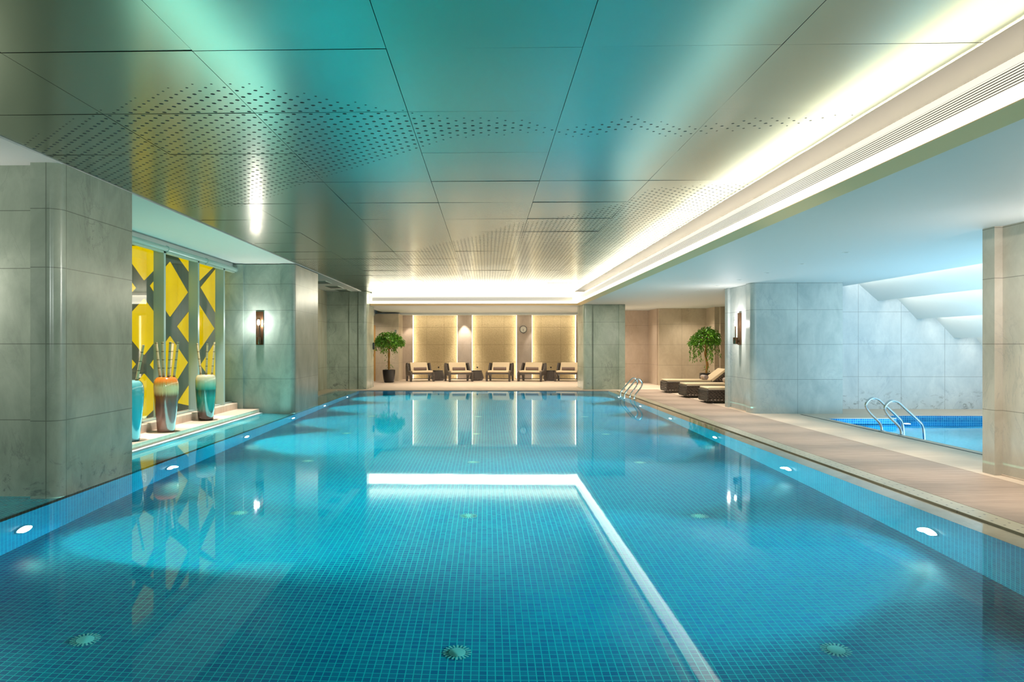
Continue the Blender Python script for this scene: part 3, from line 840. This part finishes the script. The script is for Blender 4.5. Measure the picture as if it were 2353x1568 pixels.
M['drain'] = plain('pale_aqua_plastic', C(170, 226, 222), 0.4, noise=0.03)
def drain(label, loc):
    t = thing('floor_inlet', label, 'pool inlet', loc, 0, 'round floor inlets')
    MB().lathe([(0.055, 0.0), (0.055, 0.004), (0.05, 0.006)], 24).build('cap', M['drain'], t, True)
    m = MB()
    for k in range(20):
        a = 2 * PI * k / 20
        c, s = math.cos(a), math.sin(a); w_ = 0.006
        m.add([(0.058 * c - w_ * s, 0.058 * s + w_ * c, 0.003), (0.092 * c - w_ * s, 0.092 * s + w_ * c, 0.002), (0.092 * c + w_ * s, 0.092 * s - w_ * c, 0.002), (0.058 * c + w_ * s, 0.058 * s - w_ * c, 0.003)], [(0, 1, 2, 3)])
    raw(m, 'slotted_ring', M['drain'], t)
    return t
rows = ['nearest', 'second', 'third', 'fourth', 'fifth']
for i, x in enumerate((-2.63, -0.19, 2.23)):
    for k in range(5):
        lane = ('in the left row', 'in the middle row', 'in the right row')[i]
        drain('%s round inlet on the pool floor %s' % (rows[k], lane), (x, 4.67 + 2.95 * k, PD))

def arcpts(pts, n=10):
    """Catmull-Rom through points"""
    P = [Vector(p) for p in pts]; P = [P[0] * 2 - P[1]] + P + [P[-1] * 2 - P[-2]]
    out = []
    for i in range(1, len(P) - 2):
        for k in range(n):
            t = k / n
            out.append(0.5 * ((2 * P[i]) + (-P[i - 1] + P[i + 1]) * t + (2 * P[i - 1] - 5 * P[i] + 4 * P[i + 1] - P[i + 2]) * t * t + (-P[i - 1] + 3 * P[i] - 3 * P[i + 1] + P[i + 2]) * t ** 3))
    out.append(P[-2]); return out
RAIL = [(0.0, 0, 0.0), (-0.005, 0, 0.08), (-0.05, 0, 0.16), (-0.20, 0, 0.31), (-0.265, 0, 0.42), (-0.25, 0, 0.50), (-0.17, 0, 0.565), (-0.06, 0, 0.545), (0.06, 0, 0.44), (0.28, 0, 0.235), (0.345, 0, 0.15), (0.365, 0, 0.0), (0.39, 0, -0.45)]
def rail(label, loc, rz, group, w=1.0):
    t = thing('pool_handrail', label, 'handrail', loc, rz, group)
    MB().tube(arcpts([(p[0] * w, p[1], p[2]) for p in RAIL], 6), 0.021, 12).build('tube', M['steel'], t, True)
    MB().lathe([(0.055, 0.0), (0.055, 0.008), (0.03, 0.02)], 20).build('flange', M['steel'], t, True)
    return t
rail('curved steel handrail at the long pool edge, further from the camera', (4.06, 20.55, -0.005), PI, 'handrails of the long pool', 0.78)
rail('curved steel handrail at the long pool edge, nearer the camera', (4.06, 19.95, -0.005), PI, 'handrails of the long pool', 0.78)
rail('curved steel handrail at the blue spa pool, further from the camera', (6.92 - 0.12, 12.62, 0.016), 0, 'handrails of the spa pool')
rail('curved steel handrail at the blue spa pool, nearer the camera', (6.92 - 0.12, 12.03, 0.016), 0, 'handrails of the spa pool')
# spa lamps
def spa_light(label, x):
    t = thing('spa_light', label, 'pool light', (x, 15.498, -0.42), -PI / 2, 'underwater spa lamps')
    pr = lambda r, n=20: [(r * math.cos(2 * PI * k / n), r * math.sin(2 * PI * k / n)) for k in range(n)]
    MB().prism(pr(0.1), 'x', 0.0, 0.02).build('rim', M['steel'], t, True)
    MB().prism(pr(0.08), 'x', 0.02, 0.035).build('lens', M['lens'], t, True)
spa_light('underwater spa lamp seen between the spa handrails', 8.85)
spa_light('underwater spa lamp beside the near right pillar', 10.55)
for x in (8.85, 10.55, 12.2):
    spot('spa_beam', (x, 15.42, -0.42), (x, 13.5, -0.85), 700, (0.6, 0.95, 1.0), 150, 0.9, 0.05)
for y in (7.5, 10.5, 13.5):
    spot('spa_beam', (6.93, y, -0.5), (9, y, -0.5), 500, (0.55, 0.95, 1.0), 150, 0.9, 0.05)

# ceiling vents of the far left bay
for k, (y, lab) in enumerate(((20.4, 'grey ceiling vent over the far left bay, nearest the camera'), (22.1, 'middle grey ceiling vent over the far left bay'), (23.5, 'grey ceiling vent over the far left bay, furthest from camera'))):
    t = thing('ceiling_vent', lab, 'vent', (-4.68, y, 3.285), 0, 'vents of the far left bay')
    MB().box((-0.2, -0.4, -0.012), (0.2, 0.4, 0.0)).build('frame', M['mullion_light'], t)
    m = MB()
    for q in range(12):
        m.box((-0.18, -0.37 + q * 0.062, -0.018), (0.18, -0.37 + q * 0.062 + 0.04, -0.012))
    m.build('louvre', M['grey'], t)

# recessed downlights over the right deck and in the lounge
def downlight(loc, label, group, lens='grey'):
    t = thing('downlight', label, 'ceiling light', loc, 0, group)
    MB().lathe([(0.055, 0.0), (0.055, -0.004), (0.035, -0.004), (0.033, 0.0)], 18, cap=False).build('trim_ring', M['white'], t, True)
    MB().lathe([(0.032, -0.001), (0.0005, -0.0012)], 18, cap=False).build('lens', M[lens], t)
    return t
dl = None
for k in range(9):
    y = 10.67 + 1.48 * k
    lab = 'recessed ceiling downlight over the walkway between the pools'
    if dl is None: dl = downlight((5.24, y, 2.85), lab, 'downlights over the walkway')
    else: dup(dl, (5.24, y, 2.85))
for k in range(-3, 12):
    y = 10.67 + 1.48 * k
    spot('walkway_beam', (5.24, y, 2.82), (5.24, y, 0), 180, (1.0, 0.88, 0.72), 62, 0.7, 0.03)
for x, y, lab in ((-2.55, 30.55, 'lit downlight above the leftmost stone panel'), (-0.93, 30.55, 'lit downlight above the pier left of middle stone panel'), (1.65, 30.55, 'lit downlight above the clock')):
    downlight((x, y, 2.775), lab, 'lit downlights of the lounge', 'downlens')

# ================================================================== LOUNGE
# LED strips along the sides of the rough panels
labs = {(0, 0): 'left', (0, 1): 'right'}
for pi_, (xa, xb, nm) in enumerate(((-3.19, -1.265, 'left'), (-0.628, 1.29, 'middle'), (1.945, 3.83, 'right'))):
    for s, x in ((0, xa), (1, xb)):
        o = MB().box((x - 0.012 if s else x, 31.14, 0.05), (x if s else x + 0.012, 31.27, 2.77)).build('led_strip', M['led'])
        tag(o, 'glowing LED strip on the %s side of the %s stone panel' % (('left', 'right')[s], nm), 'light', 'LED strips beside the stone panels')
    area('panel_wash', (0.5 * (xa + xb), 30.9, 2.74), (math.radians(25), 0, 0), xb - xa - 0.2, 0.05, 9, WARMW)

def make_chair():
    t = thing('lounge_chair', 'x', 'chair', (0, 0, 0), 0, 'wicker lounge chairs at the far end')
    side = [(-0.42, 0.0), (-0.29, 0.0), (-0.25, 0.22), (-0.05, 0.27), (0.22, 0.20), (0.30, 0.0), (0.40, 0.0), (0.43, 0.30), (0.46, 0.62), (0.40, 0.74), (0.26, 0.745), (0.16, 0.62), (0.02, 0.42), (-0.30, 0.405), (-0.42, 0.36), (-0.455, 0.26)]
    for s in (-1, 1):
        MB().prism(side, 'x', s * 0.47 - 0.035, s * 0.47 + 0.035).build('side_panel', M['wicker'], t, bevel=0.012)
    seat = [(-0.40, 0.33), (-0.2, 0.29), (0.1, 0.27), (0.22, 0.30), (0.22, 0.34), (-0.40, 0.37)]
    MB().prism(seat, 'x', -0.435, 0.435).build('seat_frame', M['wicker'], t)
    back = [(0.12, 0.30), (0.18, 0.30), (0.42, 0.70), (0.36, 0.72)]
    MB().prism(back, 'x', -0.435, 0.435).build('back_panel', M['wicker'], t)
    MB().tube([(-0.44, -0.33, 0.12), (0.44, -0.33, 0.12)], 0.014, 8).build('stretcher', M['black'], t)
    MB().rbox((-0.42, -0.42, 0.365), (0.42, 0.13, 0.44), 0.03, 4, 'x').build('seat_cushion', M['cream'], t, True)
    bc = [(0.04, 0.43), (0.13, 0.40), (0.36, 0.735), (0.34, 0.765), (0.27, 0.765)]
    MB().prism(bc, 'x', -0.36, 0.36).build('back_cushion', M['cream'], t, bevel=0.02)
    return t
# x centre, y centre, turn, label
CH = [(-2.72, 29.45, 0.34, 'wicker lounge chair beside the potted tree'),
      (-1.14, 29.45, 0.30, 'wicker lounge chair between the left and middle drum tables'),
      (0.54, 29.65, -0.22, 'wicker lounge chair alone before the middle stone panel'),
      (1.86, 29.65, -0.34, 'wicker lounge chair below the wall clock'),
      (3.34, 29.65, -0.30, 'wicker lounge chair cut off by the right stone jamb')]
ch0 = make_chair()
PIL = [('taupe bolster pillow on the chair beside the potted tree'), ('taupe bolster pillow on the chair between the left and middle drum tables'), ('taupe bolster pillow on the chair before the middle stone panel'),
       ('taupe bolster pillow on the chair below the clock'), ('taupe bolster pillow on the chair beside the right stone jamb')]
for i, (x, y, a, lab) in enumerate(CH):
    if i == 0:
        ch0.location = (x, y, 0.016); ch0.rotation_euler.z = a; ch0['label'] = lab
    else:
        dup(ch0, (x, y, 0.016), a, lab)
    d = Matrix.Rotation(a, 3, 'Z') @ Vector((0, -0.015, 0))
    p = MB().rbox((-0.26, -0.055, 0.0), (0.26, 0.045, 0.13), 0.045, 5, 'x').build('bolster_pillow', M['grey_fabric'], None, True, (x + d.x, y + d.y, 0.458))
    p.rotation_euler.z = a
    tag(p, PIL[i], 'pillow', 'bolster pillows on the lounge chairs')
# woven drum tables with a bottle each
def table(label, loc):
    t = thing('drum_table', label, 'table', loc, 0, 'woven drum tables')
    MB().lathe([(0.20, 0.0), (0.255, 0.03), (0.30, 0.10), (0.295, 0.14), (0.25, 0.30), (0.215, 0.40)], 40).build('woven_base', M['wicker_rib'], t, True)
    MB().lathe([(0.222, 0.40), (0.225, 0.405), (0.22, 0.42)], 40).build('table_top', M['pot'], t, True)
    return t
TB = [(-2.04, 30.15, 'dark woven drum table left of the three, by the potted tree side'), (-0.42, 30.15, 'dark woven drum table at the left of the middle stone panel'), (2.64, 30.15, 'dark woven drum table between the two right chairs')]
BT = ['small clear bottle with black cap on the leftmost drum table', 'small clear bottle with black cap on the middle drum table', 'small clear bottle with black cap on the rightmost drum table']
for (x, y, lab), bl in zip(TB, BT):
    table(lab, (x, y, 0.016))
    t = thing('bottle', bl, 'bottle', (x + 0.03, y, 0.436), 0, 'bottles on the drum tables')
    MB().lathe([(0.03, 0), (0.032, 0.01), (0.032, 0.085), (0.014, 0.10)], 16).build('body', M['pane'], t, True)
    MB().lathe([(0.03, 0.10), (0.03, 0.155)], 14).build('cap', M['black'], t, True)
# clock
t = thing('wall_clock', 'round wall clock with black rim on the stone pier', 'clock', (1.57, 31.098, 2.17))
pr = lambda r, n=36: [(r * math.cos(2 * PI * k / n), r * math.sin(2 * PI * k / n)) for k in range(n)]
dial = MB().prism(pr(0.14), 'y', -0.03, 0.0).build('dial', M['clockface'], t)
m = MB(); n = 36
for k in range(n):
    a0, a1 = 2 * PI * k / n, 2 * PI * (k + 1) / n
    for ra, rb, ya, yb_ in ((0.138, 0.157, -0.045, -0.045), (0.157, 0.157, -0.045, 0.0), (0.138, 0.138, -0.045, -0.028)):
        m.add([(ra * math.cos(a0), ya, ra * math.sin(a0)), (rb * math.cos(a0), yb_, rb * math.sin(a0)), (rb * math.cos(a1), yb_, rb * math.sin(a1)), (ra * math.cos(a1), ya, ra * math.sin(a1))], [(0, 1, 2, 3)])
raw(m, 'rim', M['black'], t)
MB().box((-0.005, -0.034, -0.09), (0.005, -0.031, 0.02)).build('minute_hand', M['black'], dial)
MB().box((-0.012, -0.036, -0.05), (0.0, -0.034, 0.012)).build('hour_hand', M['black'], dial)
m = MB()
for k in range(12):
    a = PI / 6 * k; c_, s_ = math.cos(a), math.sin(a)
    m.box((0.118 * c_ - 0.004, -0.033, 0.118 * s_ - 0.004), (0.118 * c_ + 0.004, -0.0305, 0.118 * s_ + 0.004))
m.build('hour_marks', M['grey'], dial)
# phone on the left jamb and the small wall plate
t = thing('wall_phone', 'black wall phone with cord beside the timber door', 'phone', (-3.99, 25.3, 1.34))
MB().rbox((0, -0.045, 0.0), (0.05, 0.045, 0.24), 0.015, 3, 'x').build('handset', M['black'], t)
MB().tube(arcpts([(0.025, 0, 0), (0.04, 0.01, -0.10), (0.02, -0.01, -0.2), (0.04, 0.0, -0.27)], 6), 0.012, 6).build('cord', M['trunk'], t, True)
o = MB().box((-3.78, 29.575, 2.0), (-3.70, 29.599, 2.12)).build('wall_plate', M['grey']); tag(o, 'small grey wall plate right of the potted tree crown', 'switch')

# potted trees
def tree(label, loc, pot_prof, pot_h, trunk_pts, crown_c, crown_r, crown_h, nleaf, droop, seed, skew=(0, 0)):
    t = thing('potted_tree', label, 'potted plant', loc, 0, 'potted weeping figs')
    pot = MB().lathe(pot_prof, 36).build('pot', M['pot'], t, True)
    MB().lathe([(0.001, pot_h - 0.03), (pot_prof[-2][0] * 0.93, pot_h - 0.03)], 24, cap=False).build('soil', M['soil'], pot)
    r = random.Random(seed)
    tr = MB().tube(arcpts(trunk_pts, 5), 0.036, 8)
    tp = [(p[0] + 0.035 * math.sin(i * 2.2), p[1] + 0.035 * math.cos(i * 2.2), p[2]) for i, p in enumerate(trunk_pts)]
    tr.tube(arcpts(tp, 5), 0.024, 7)
    c = Vector(crown_c)
    lm = MB()
    def leaf(p, d, L):
        d = d.normalized(); up = Vector((r.gauss(0, 0.5), r.gauss(0, 0.5), 1)).normalized()
        s = d.cross(up)
        if s.length < 1e-3: s = Vector((1, 0, 0))
        s.normalize(); n_ = s.cross(d)
        w_ = L * 0.24
        lm.add([p, p + d * L * 0.4 + s * w_ + n_ * 0.008, p + d * L, p + d * L * 0.4 - s * w_ + n_ * 0.008, p + d * L * 0.4 - n_ * 0.006], [(0, 1, 4), (1, 2, 4), (2, 3, 4), (3, 0, 4)])
    nb = 34
    for bidx in range(nb):
        az = 2 * PI * (bidx * 0.618034); el = r.uniform(0.0, 1.35)
        tip = c + Vector((math.cos(az) * math.cos(el) * crown_r * 0.95 + skew[0] * max(0, 1 - el), math.sin(az) * math.cos(el) * crown_r * 0.95, math.sin(el) * crown_h * 0.95))
        st = c + Vector((0, 0, -0.22))
        mid = (st + tip) * 0.5 + Vector((0, 0, 0.08))
        tr.tube(arcpts([tuple(st), tuple(mid), tuple(tip)], 4), 0.006, 4)
    for _ in range(nleaf):
        az = r.uniform(0, 2 * PI); sel = r.uniform(-0.12, 1.0); el = math.asin(sel)
        k = r.uniform(0.45, 1.0) ** 0.5 * (1 + 0.10 * math.sin(az * 5 + sel * 4))
        p = c + Vector((math.cos(az) * math.cos(el) * crown_r * k, math.sin(az) * math.cos(el) * crown_r * k, sel * crown_h * k))
        if skew[0]: p.x += skew[0] * max(0, 0.6 - sel) * (0.5 - 0.5 * math.cos(az))
        leaf(p, Vector((math.cos(az) * 0.7 + r.gauss(0, 0.5), math.sin(az) * 0.7 + r.gauss(0, 0.5), r.uniform(-1.4, 0.2))), r.uniform(0.07, 0.115))
    for sp in range(26):      # hanging sprays below the rim of the crown
        az = r.uniform(0, 2 * PI); rr = crown_r * r.uniform(0.25, 0.92); L = droop * r.uniform(0.3, 1.0)
        x0 = math.cos(az) * rr + skew[0] * (0.5 - 0.5 * math.cos(az)); y0 = math.sin(az) * rr
        n_ = int(6 + L * 26)
        for k in range(n_):
            f = k / n_
            p = c + Vector((x0 + math.cos(az) * 0.05 * f + r.gauss(0, 0.025), y0 + math.sin(az) * 0.05 * f + r.gauss(0, 0.025), 0.05 - L * f))
            leaf(p, Vector((r.gauss(0, 0.5), r.gauss(0, 0.5), -1.1)), r.uniform(0.065, 0.105))
        tr.tube([tuple(c + Vector((x0, y0, 0.08))), tuple(c + Vector((x0 + math.cos(az) * 0.05, y0 + math.sin(az) * 0.05, 0.05 - L)))], 0.003, 3)
    top = trunk_pts[-1]
    for _ in range(28):   # sprigs on the bare trunk
        f = r.uniform(0.1, 1.0); z = trunk_pts[0][2] + f * (top[2] - trunk_pts[0][2])
        a = r.uniform(0, 2 * PI); q = r.uniform(0.05, 0.22) * (0.4 + f)
        leaf(Vector((math.cos(a) * q, math.sin(a) * q, z)), Vector((math.cos(a), math.sin(a), -1.2)), r.uniform(0.06, 0.1))
    tr.build('trunk', M['trunk'], t, True)
    raw(lm, 'foliage', M['leaf'], t)
    return t
POT = [(0.16, 0.0), (0.19, 0.02), (0.225, 0.18), (0.245, 0.36), (0.25, 0.50), (0.235, 0.505), (0.225, 0.46)]
tree('potted fig tree with round crown before the timber door', (-3.86, 28.45, 0.016), POT, 0.50,
     [(0, 0, 0.45), (-0.01, 0, 0.8), (0.01, 0.01, 1.1), (-0.01, 0, 1.35)], (0, 0, 1.50), 0.56, 0.50, 2300, 0.42, 5)
POT2 = [(0.19, 0.0), (0.2, 0.02), (0.215, 0.3), (0.22, 0.50), (0.21, 0.505), (0.2, 0.46)]
tree('potted weeping fig tree standing behind the loungers', (7.62, 25.3, 0.016), POT2, 0.50,
     [(0, 0, 0.45), (0.03, 0, 0.8), (-0.01, 0.01, 1.15), (0.02, 0, 1.5)], (0.02, 0, 1.56), 0.46, 0.54, 2000, 0.75, 11, (-0.22, 0))

# ---- chaise loungers
def lounger():
    t = thing('wicker_lounger', 'x', 'lounger', (0, 0, 0), 0, 'wicker sun loungers')
    Lx, W = 2.0, 0.80
    # woven sides and foot end: open lattice skin round a dark slatted core
    loop = lambda x0, x1, z0, z1, r: MB()
    for y in (0.0, W):
        m = MB(); pts = []
        for cx, cz, s in ((Lx - 0.06, 0.12, -PI / 2), (Lx - 0.06, 0.27, 0), (0.06, 0.27, PI / 2), (0.06, 0.12, PI)):
            for k in range(5):
                a = s + PI / 2 * k / 4; pts.append((cx + 0.06 * math.cos(a), cz + 0.06 * math.sin(a)))
        m.prism(pts, 'y', y - 0.008, y + 0.008).build('side_panel', M['wicker_open'], t)
    m = MB()
    pts = []
    for cx, cz, s in ((W - 0.06, 0.12, -PI / 2), (W - 0.06, 0.27, 0), (0.06, 0.27, PI / 2), (0.06, 0.12, PI)):
        for k in range(5):
            a = s + PI / 2 * k / 4; pts.append((cx + 0.06 * math.cos(a), cz + 0.06 * math.sin(a)))
    m.prism(pts, 'x', 0.0, 0.016).build('foot_panel', M['wicker_open'], t)
    for x in (0.008, Lx):
        MB().tube([(x, p[0], p[1]) for p in pts] + [(x, pts[0][0], pts[0][1])], 0.02, 8, False).build('end_loop', M['wicker'], t, True)
    m = MB()
    for y in (0.0, W):
        m.tube([(0.0, y, 0.33), (Lx, y, 0.33)], 0.018, 8).tube([(0.03, y, 0.065), (Lx, y, 0.065)], 0.018, 8)
    m.box((0.02, 0.02, 0.29), (Lx, W - 0.02, 0.325))
    m.build('frame', M['wicker'], t)
    for x in (0.15, Lx - 0.15):
        for y in (0.08, W - 0.08):
            MB().box((x - 0.025, y - 0.025, 0.0), (x + 0.025, y + 0.025, 0.07)).build('leg', M['black'], t)
    MB().rbox((0.02, 0.03, 0.345), (1.38, W - 0.03, 0.40), 0.02, 3, 'y').build('mattress', M['cream'], t, True)
    MB().prism([(1.36, 0.345), (1.42, 0.345), (1.86, 0.70), (1.83, 0.745), (1.80, 0.745), (1.34, 0.40)], 'y', 0.03, W - 0.03).build('back_cushion', M['cream'], t, bevel=0.012)
    MB().prism([(1.43, 0.345), (2.0, 0.345), (2.04, 0.60), (1.98, 0.70), (1.86, 0.70)], 'y', 0.0, W).build('backrest', M['wicker_open'], t, bevel=0.02)
    return t
lo = lounger()
LB = [(5.56, 22.45, 'wicker lounger furthest from the camera, showing its raised back'), (5.58, 20.35, 'middle wicker lounger of the row right of the pool'), (5.60, 18.45, 'wicker lounger nearest the marble pillar with the lamp')]
for i, (x, y, lab) in enumerate(LB):
    if i == 0: lo.location = (x, y, 0.016); lo['label'] = lab
    else: dup(lo, (x, y, 0.016), 0, lab)
def towel(label, loc):
    pts = []
    for k in range(48):  # loose roll outline
        a = 2 * PI * k / 48; rr = 0.072 + 0.004 * math.sin(a * 3)
        pts.append((rr * math.cos(a), rr * math.sin(a)))
    t = thing('rolled_towel', label, 'towel', loc, 0, 'rolled towels')
    MB().prism(pts, 'y', -0.19, 0.19).build('roll', M['towel'], t, True, bevel=0.02)
    sp = [(0.006 + 0.062 * k / 40) for k in range(41)]
    MB().tube([(sp[k] * math.cos(k * 0.5), -0.192, sp[k] * math.sin(k * 0.5)) for k in range(41)], 0.004, 5).build('spiral_edge', M['grey_fabric'], t)
towel('rolled pale grey towel on the lounger furthest from the camera', (5.56 + 1.23, 22.72, 0.016 + 0.4775))
towel('rolled pale grey towel on the middle lounger', (5.58 + 1.23, 20.65, 0.016 + 0.4775))

# ================================================================== LIGHT
W = bpy.data.worlds.new('world'); S.world = W; W.use_nodes = True
bg = W.node_tree.nodes['Background']; bg.inputs[0].default_value = (0.5, 0.75, 0.75, 1); bg.inputs[1].default_value = 0.05

UP = (PI, 0, 0)
# concealed LED runs on top of the cove ledges, shining up at the metal panels
area('cove_led', (3.36, 11.0, 3.02), (PI, math.radians(-38), 0), 0.10, 27.0, 900, (1.0, 0.84, 0.62))
area('cove_led', (-0.4, 24.85, 3.02), (PI - math.radians(38), 0, 0), 6.9, 0.10, 210, WARMW)
# the luminous cove bands light the room across the pool
area('cove_wash', (3.02, 11.0, 3.06), (0, math.radians(82), 0), 0.34, 27.0, 115, (1.0, 0.93, 0.70))
area('cove_wash', (-0.5, 24.51, 3.06), (math.radians(-82), 0, 0), 7.2, 0.3, 50, (1.0, 0.93, 0.72))
# added up-facing lamps standing in for teal light from the lit water
TEAL = (0.24, 1.0, 0.80)
area('water_fill', (-0.1, 9.5, 0.02), UP, 7.6, 20.0, 60, TEAL)
area('water_fill', (3.85, 10.5, 0.02), UP, 0.5, 22.0, 125, (0.5, 0.92, 1.0))  # extra strip added to brighten the right soffit
area('water_fill', (-4.5, 12.0, 0.02), UP, 0.6, 6.5, 66, (0.38, 1.0, 0.90))
BLUE = (0.42, 0.78, 1.0)
area('spa_fill', (9.4, 10.6, -0.10), UP, 4.6, 8.8, 380, BLUE)  # added up-facing lamp standing in for light from the spa water
# ledge spots over the vases
for y in (10.2, 11.6, 13.1, 14.6):
    spot('ledge_beam', (-5.05, y, 3.25), (-5.1, y, 0), 680, (1, 0.90, 0.84), 44, 0.6, 0.03)
spot('spa_wall_fill', (8.0, 8.8, 2.55), (9.9, 16.95, 1.3), 650, (0.9, 0.97, 1.0), 52, 0.8, 0.08)  # added spot without a fixture, brightens the spa end wall
# spa baffle LEDs
for (xa, za), (xb, zb) in BAF[:3]:
    area('baffle_led', (xb + 0.13, 11, zb + 0.02), (0, math.radians(-60), 0), 0.04, 11.6, 34, (1.0, 0.93, 0.8))
area('baffle_led', (8.27, 11, 2.96), (0, math.radians(-80), 0), 0.04, 11.6, 34, (1.0, 0.95, 0.85))
# lounge
for x in (-3.3, -0.93):
    spot('lounge_beam', (x, 30.72, 2.76), (x, 31.0, 0.8), 75, (1.0, 0.86, 0.72), 60, 0.5, 0.03)
area('lounge_bounce_fill', (0.2, 27.4, 0.03), UP, 7.6, 6.0, 70, (1.0, 0.86, 0.70))  # added up-facing lamp in place of light bounced off the floor
area('niche_bounce_fill', (6.2, 25.0, 0.03), UP, 3.0, 6.0, 22, (1.0, 0.86, 0.70))  # the same added floor bounce for the niche
spot('lounge_beam', (-0.95, 30.78, 2.76), (-0.95, 31.1, 1.4), 120, (1.0, 0.92, 0.84), 50, 0.6, 0.03)
spot('lounge_beam', (1.95, 30.7, 2.76), (1.95, 31.1, 0.9), 80, (1.0, 0.92, 0.84), 36, 0.6, 0.03)
for y in (25.6, 27.2, 28.7):
    for x in (-3.4, -2.0, -0.5, 1.0, 2.4, 3.8):
        spot('lounge_beam', (x, y, 2.84), (x, y, 0), 85, WARM, 130, 0.8, 0.04)  # wide fill spots added to brighten the lounge, no fixtures drawn
for x, y in ((5.4, 25.4), (5.4, 27.2), (7.3, 26.0), (7.3, 24.2), (6.0, 21.5), (6.0, 19.4), (6.4, 23.2), (8.2, 22.0), (8.2, 19.6)):
    spot('niche_fill', (x, y, 2.83), (x, y, 0), 85, WARM, 130, 0.8, 0.04)  # wide fill spots added over the niche and loungers
spot('lounge_beam', (-4.55, 28.3, 2.66), (-4.8, 29.4, 0.6), 60, WARM, 110, 0.8, 0.04)
for y in (20.0, 22.5):
    spot('bay_beam', (-4.7, y, 3.26), (-5.1, y, 0), 34, (1, 0.85, 0.6), 110, 0.7, 0.04)
spot('pillar_fill', (1.0, 20.8, 3.0), (3.95, 24.1, 1.2), 520, (1.0, 0.93, 0.78), 46, 1.0, 0.1)  # this and the next spots are added without fixtures to brighten the pillars
spot('pillar_fill', (-1.4, 20.6, 3.0), (-4.8, 24.1, 1.2), 330, (1.0, 0.95, 0.80), 44, 1.0, 0.1)
spot('pillar_fill', (3.9, 7.7, 2.74), (-4.18, 7.7, 1.5), 520, (1.0, 0.97, 0.88), 34, 1.0, 0.05)
spot('pillar_fill', (-4.0, 7.5, 3.2), (5.86, 7.5, 1.4), 1300, (1.0, 0.95, 0.85), 26, 1.0, 0.05)
spot('pillar_fill', (3.9, 16.8, 2.74), (-4.2, 16.8, 1.5), 380, (1.0, 0.97, 0.88), 30, 1.0, 0.05)
# added unseen fill spots behind the camera, brightening the near pillars
for x in (-3.0, 0.0, 3.0):
    spot('hall_fill', (x, -1.2, 2.5), (x * 1.4, 12, 0.9), 330, (0.93, 1.0, 0.95), 84, 0.8, 0.25)
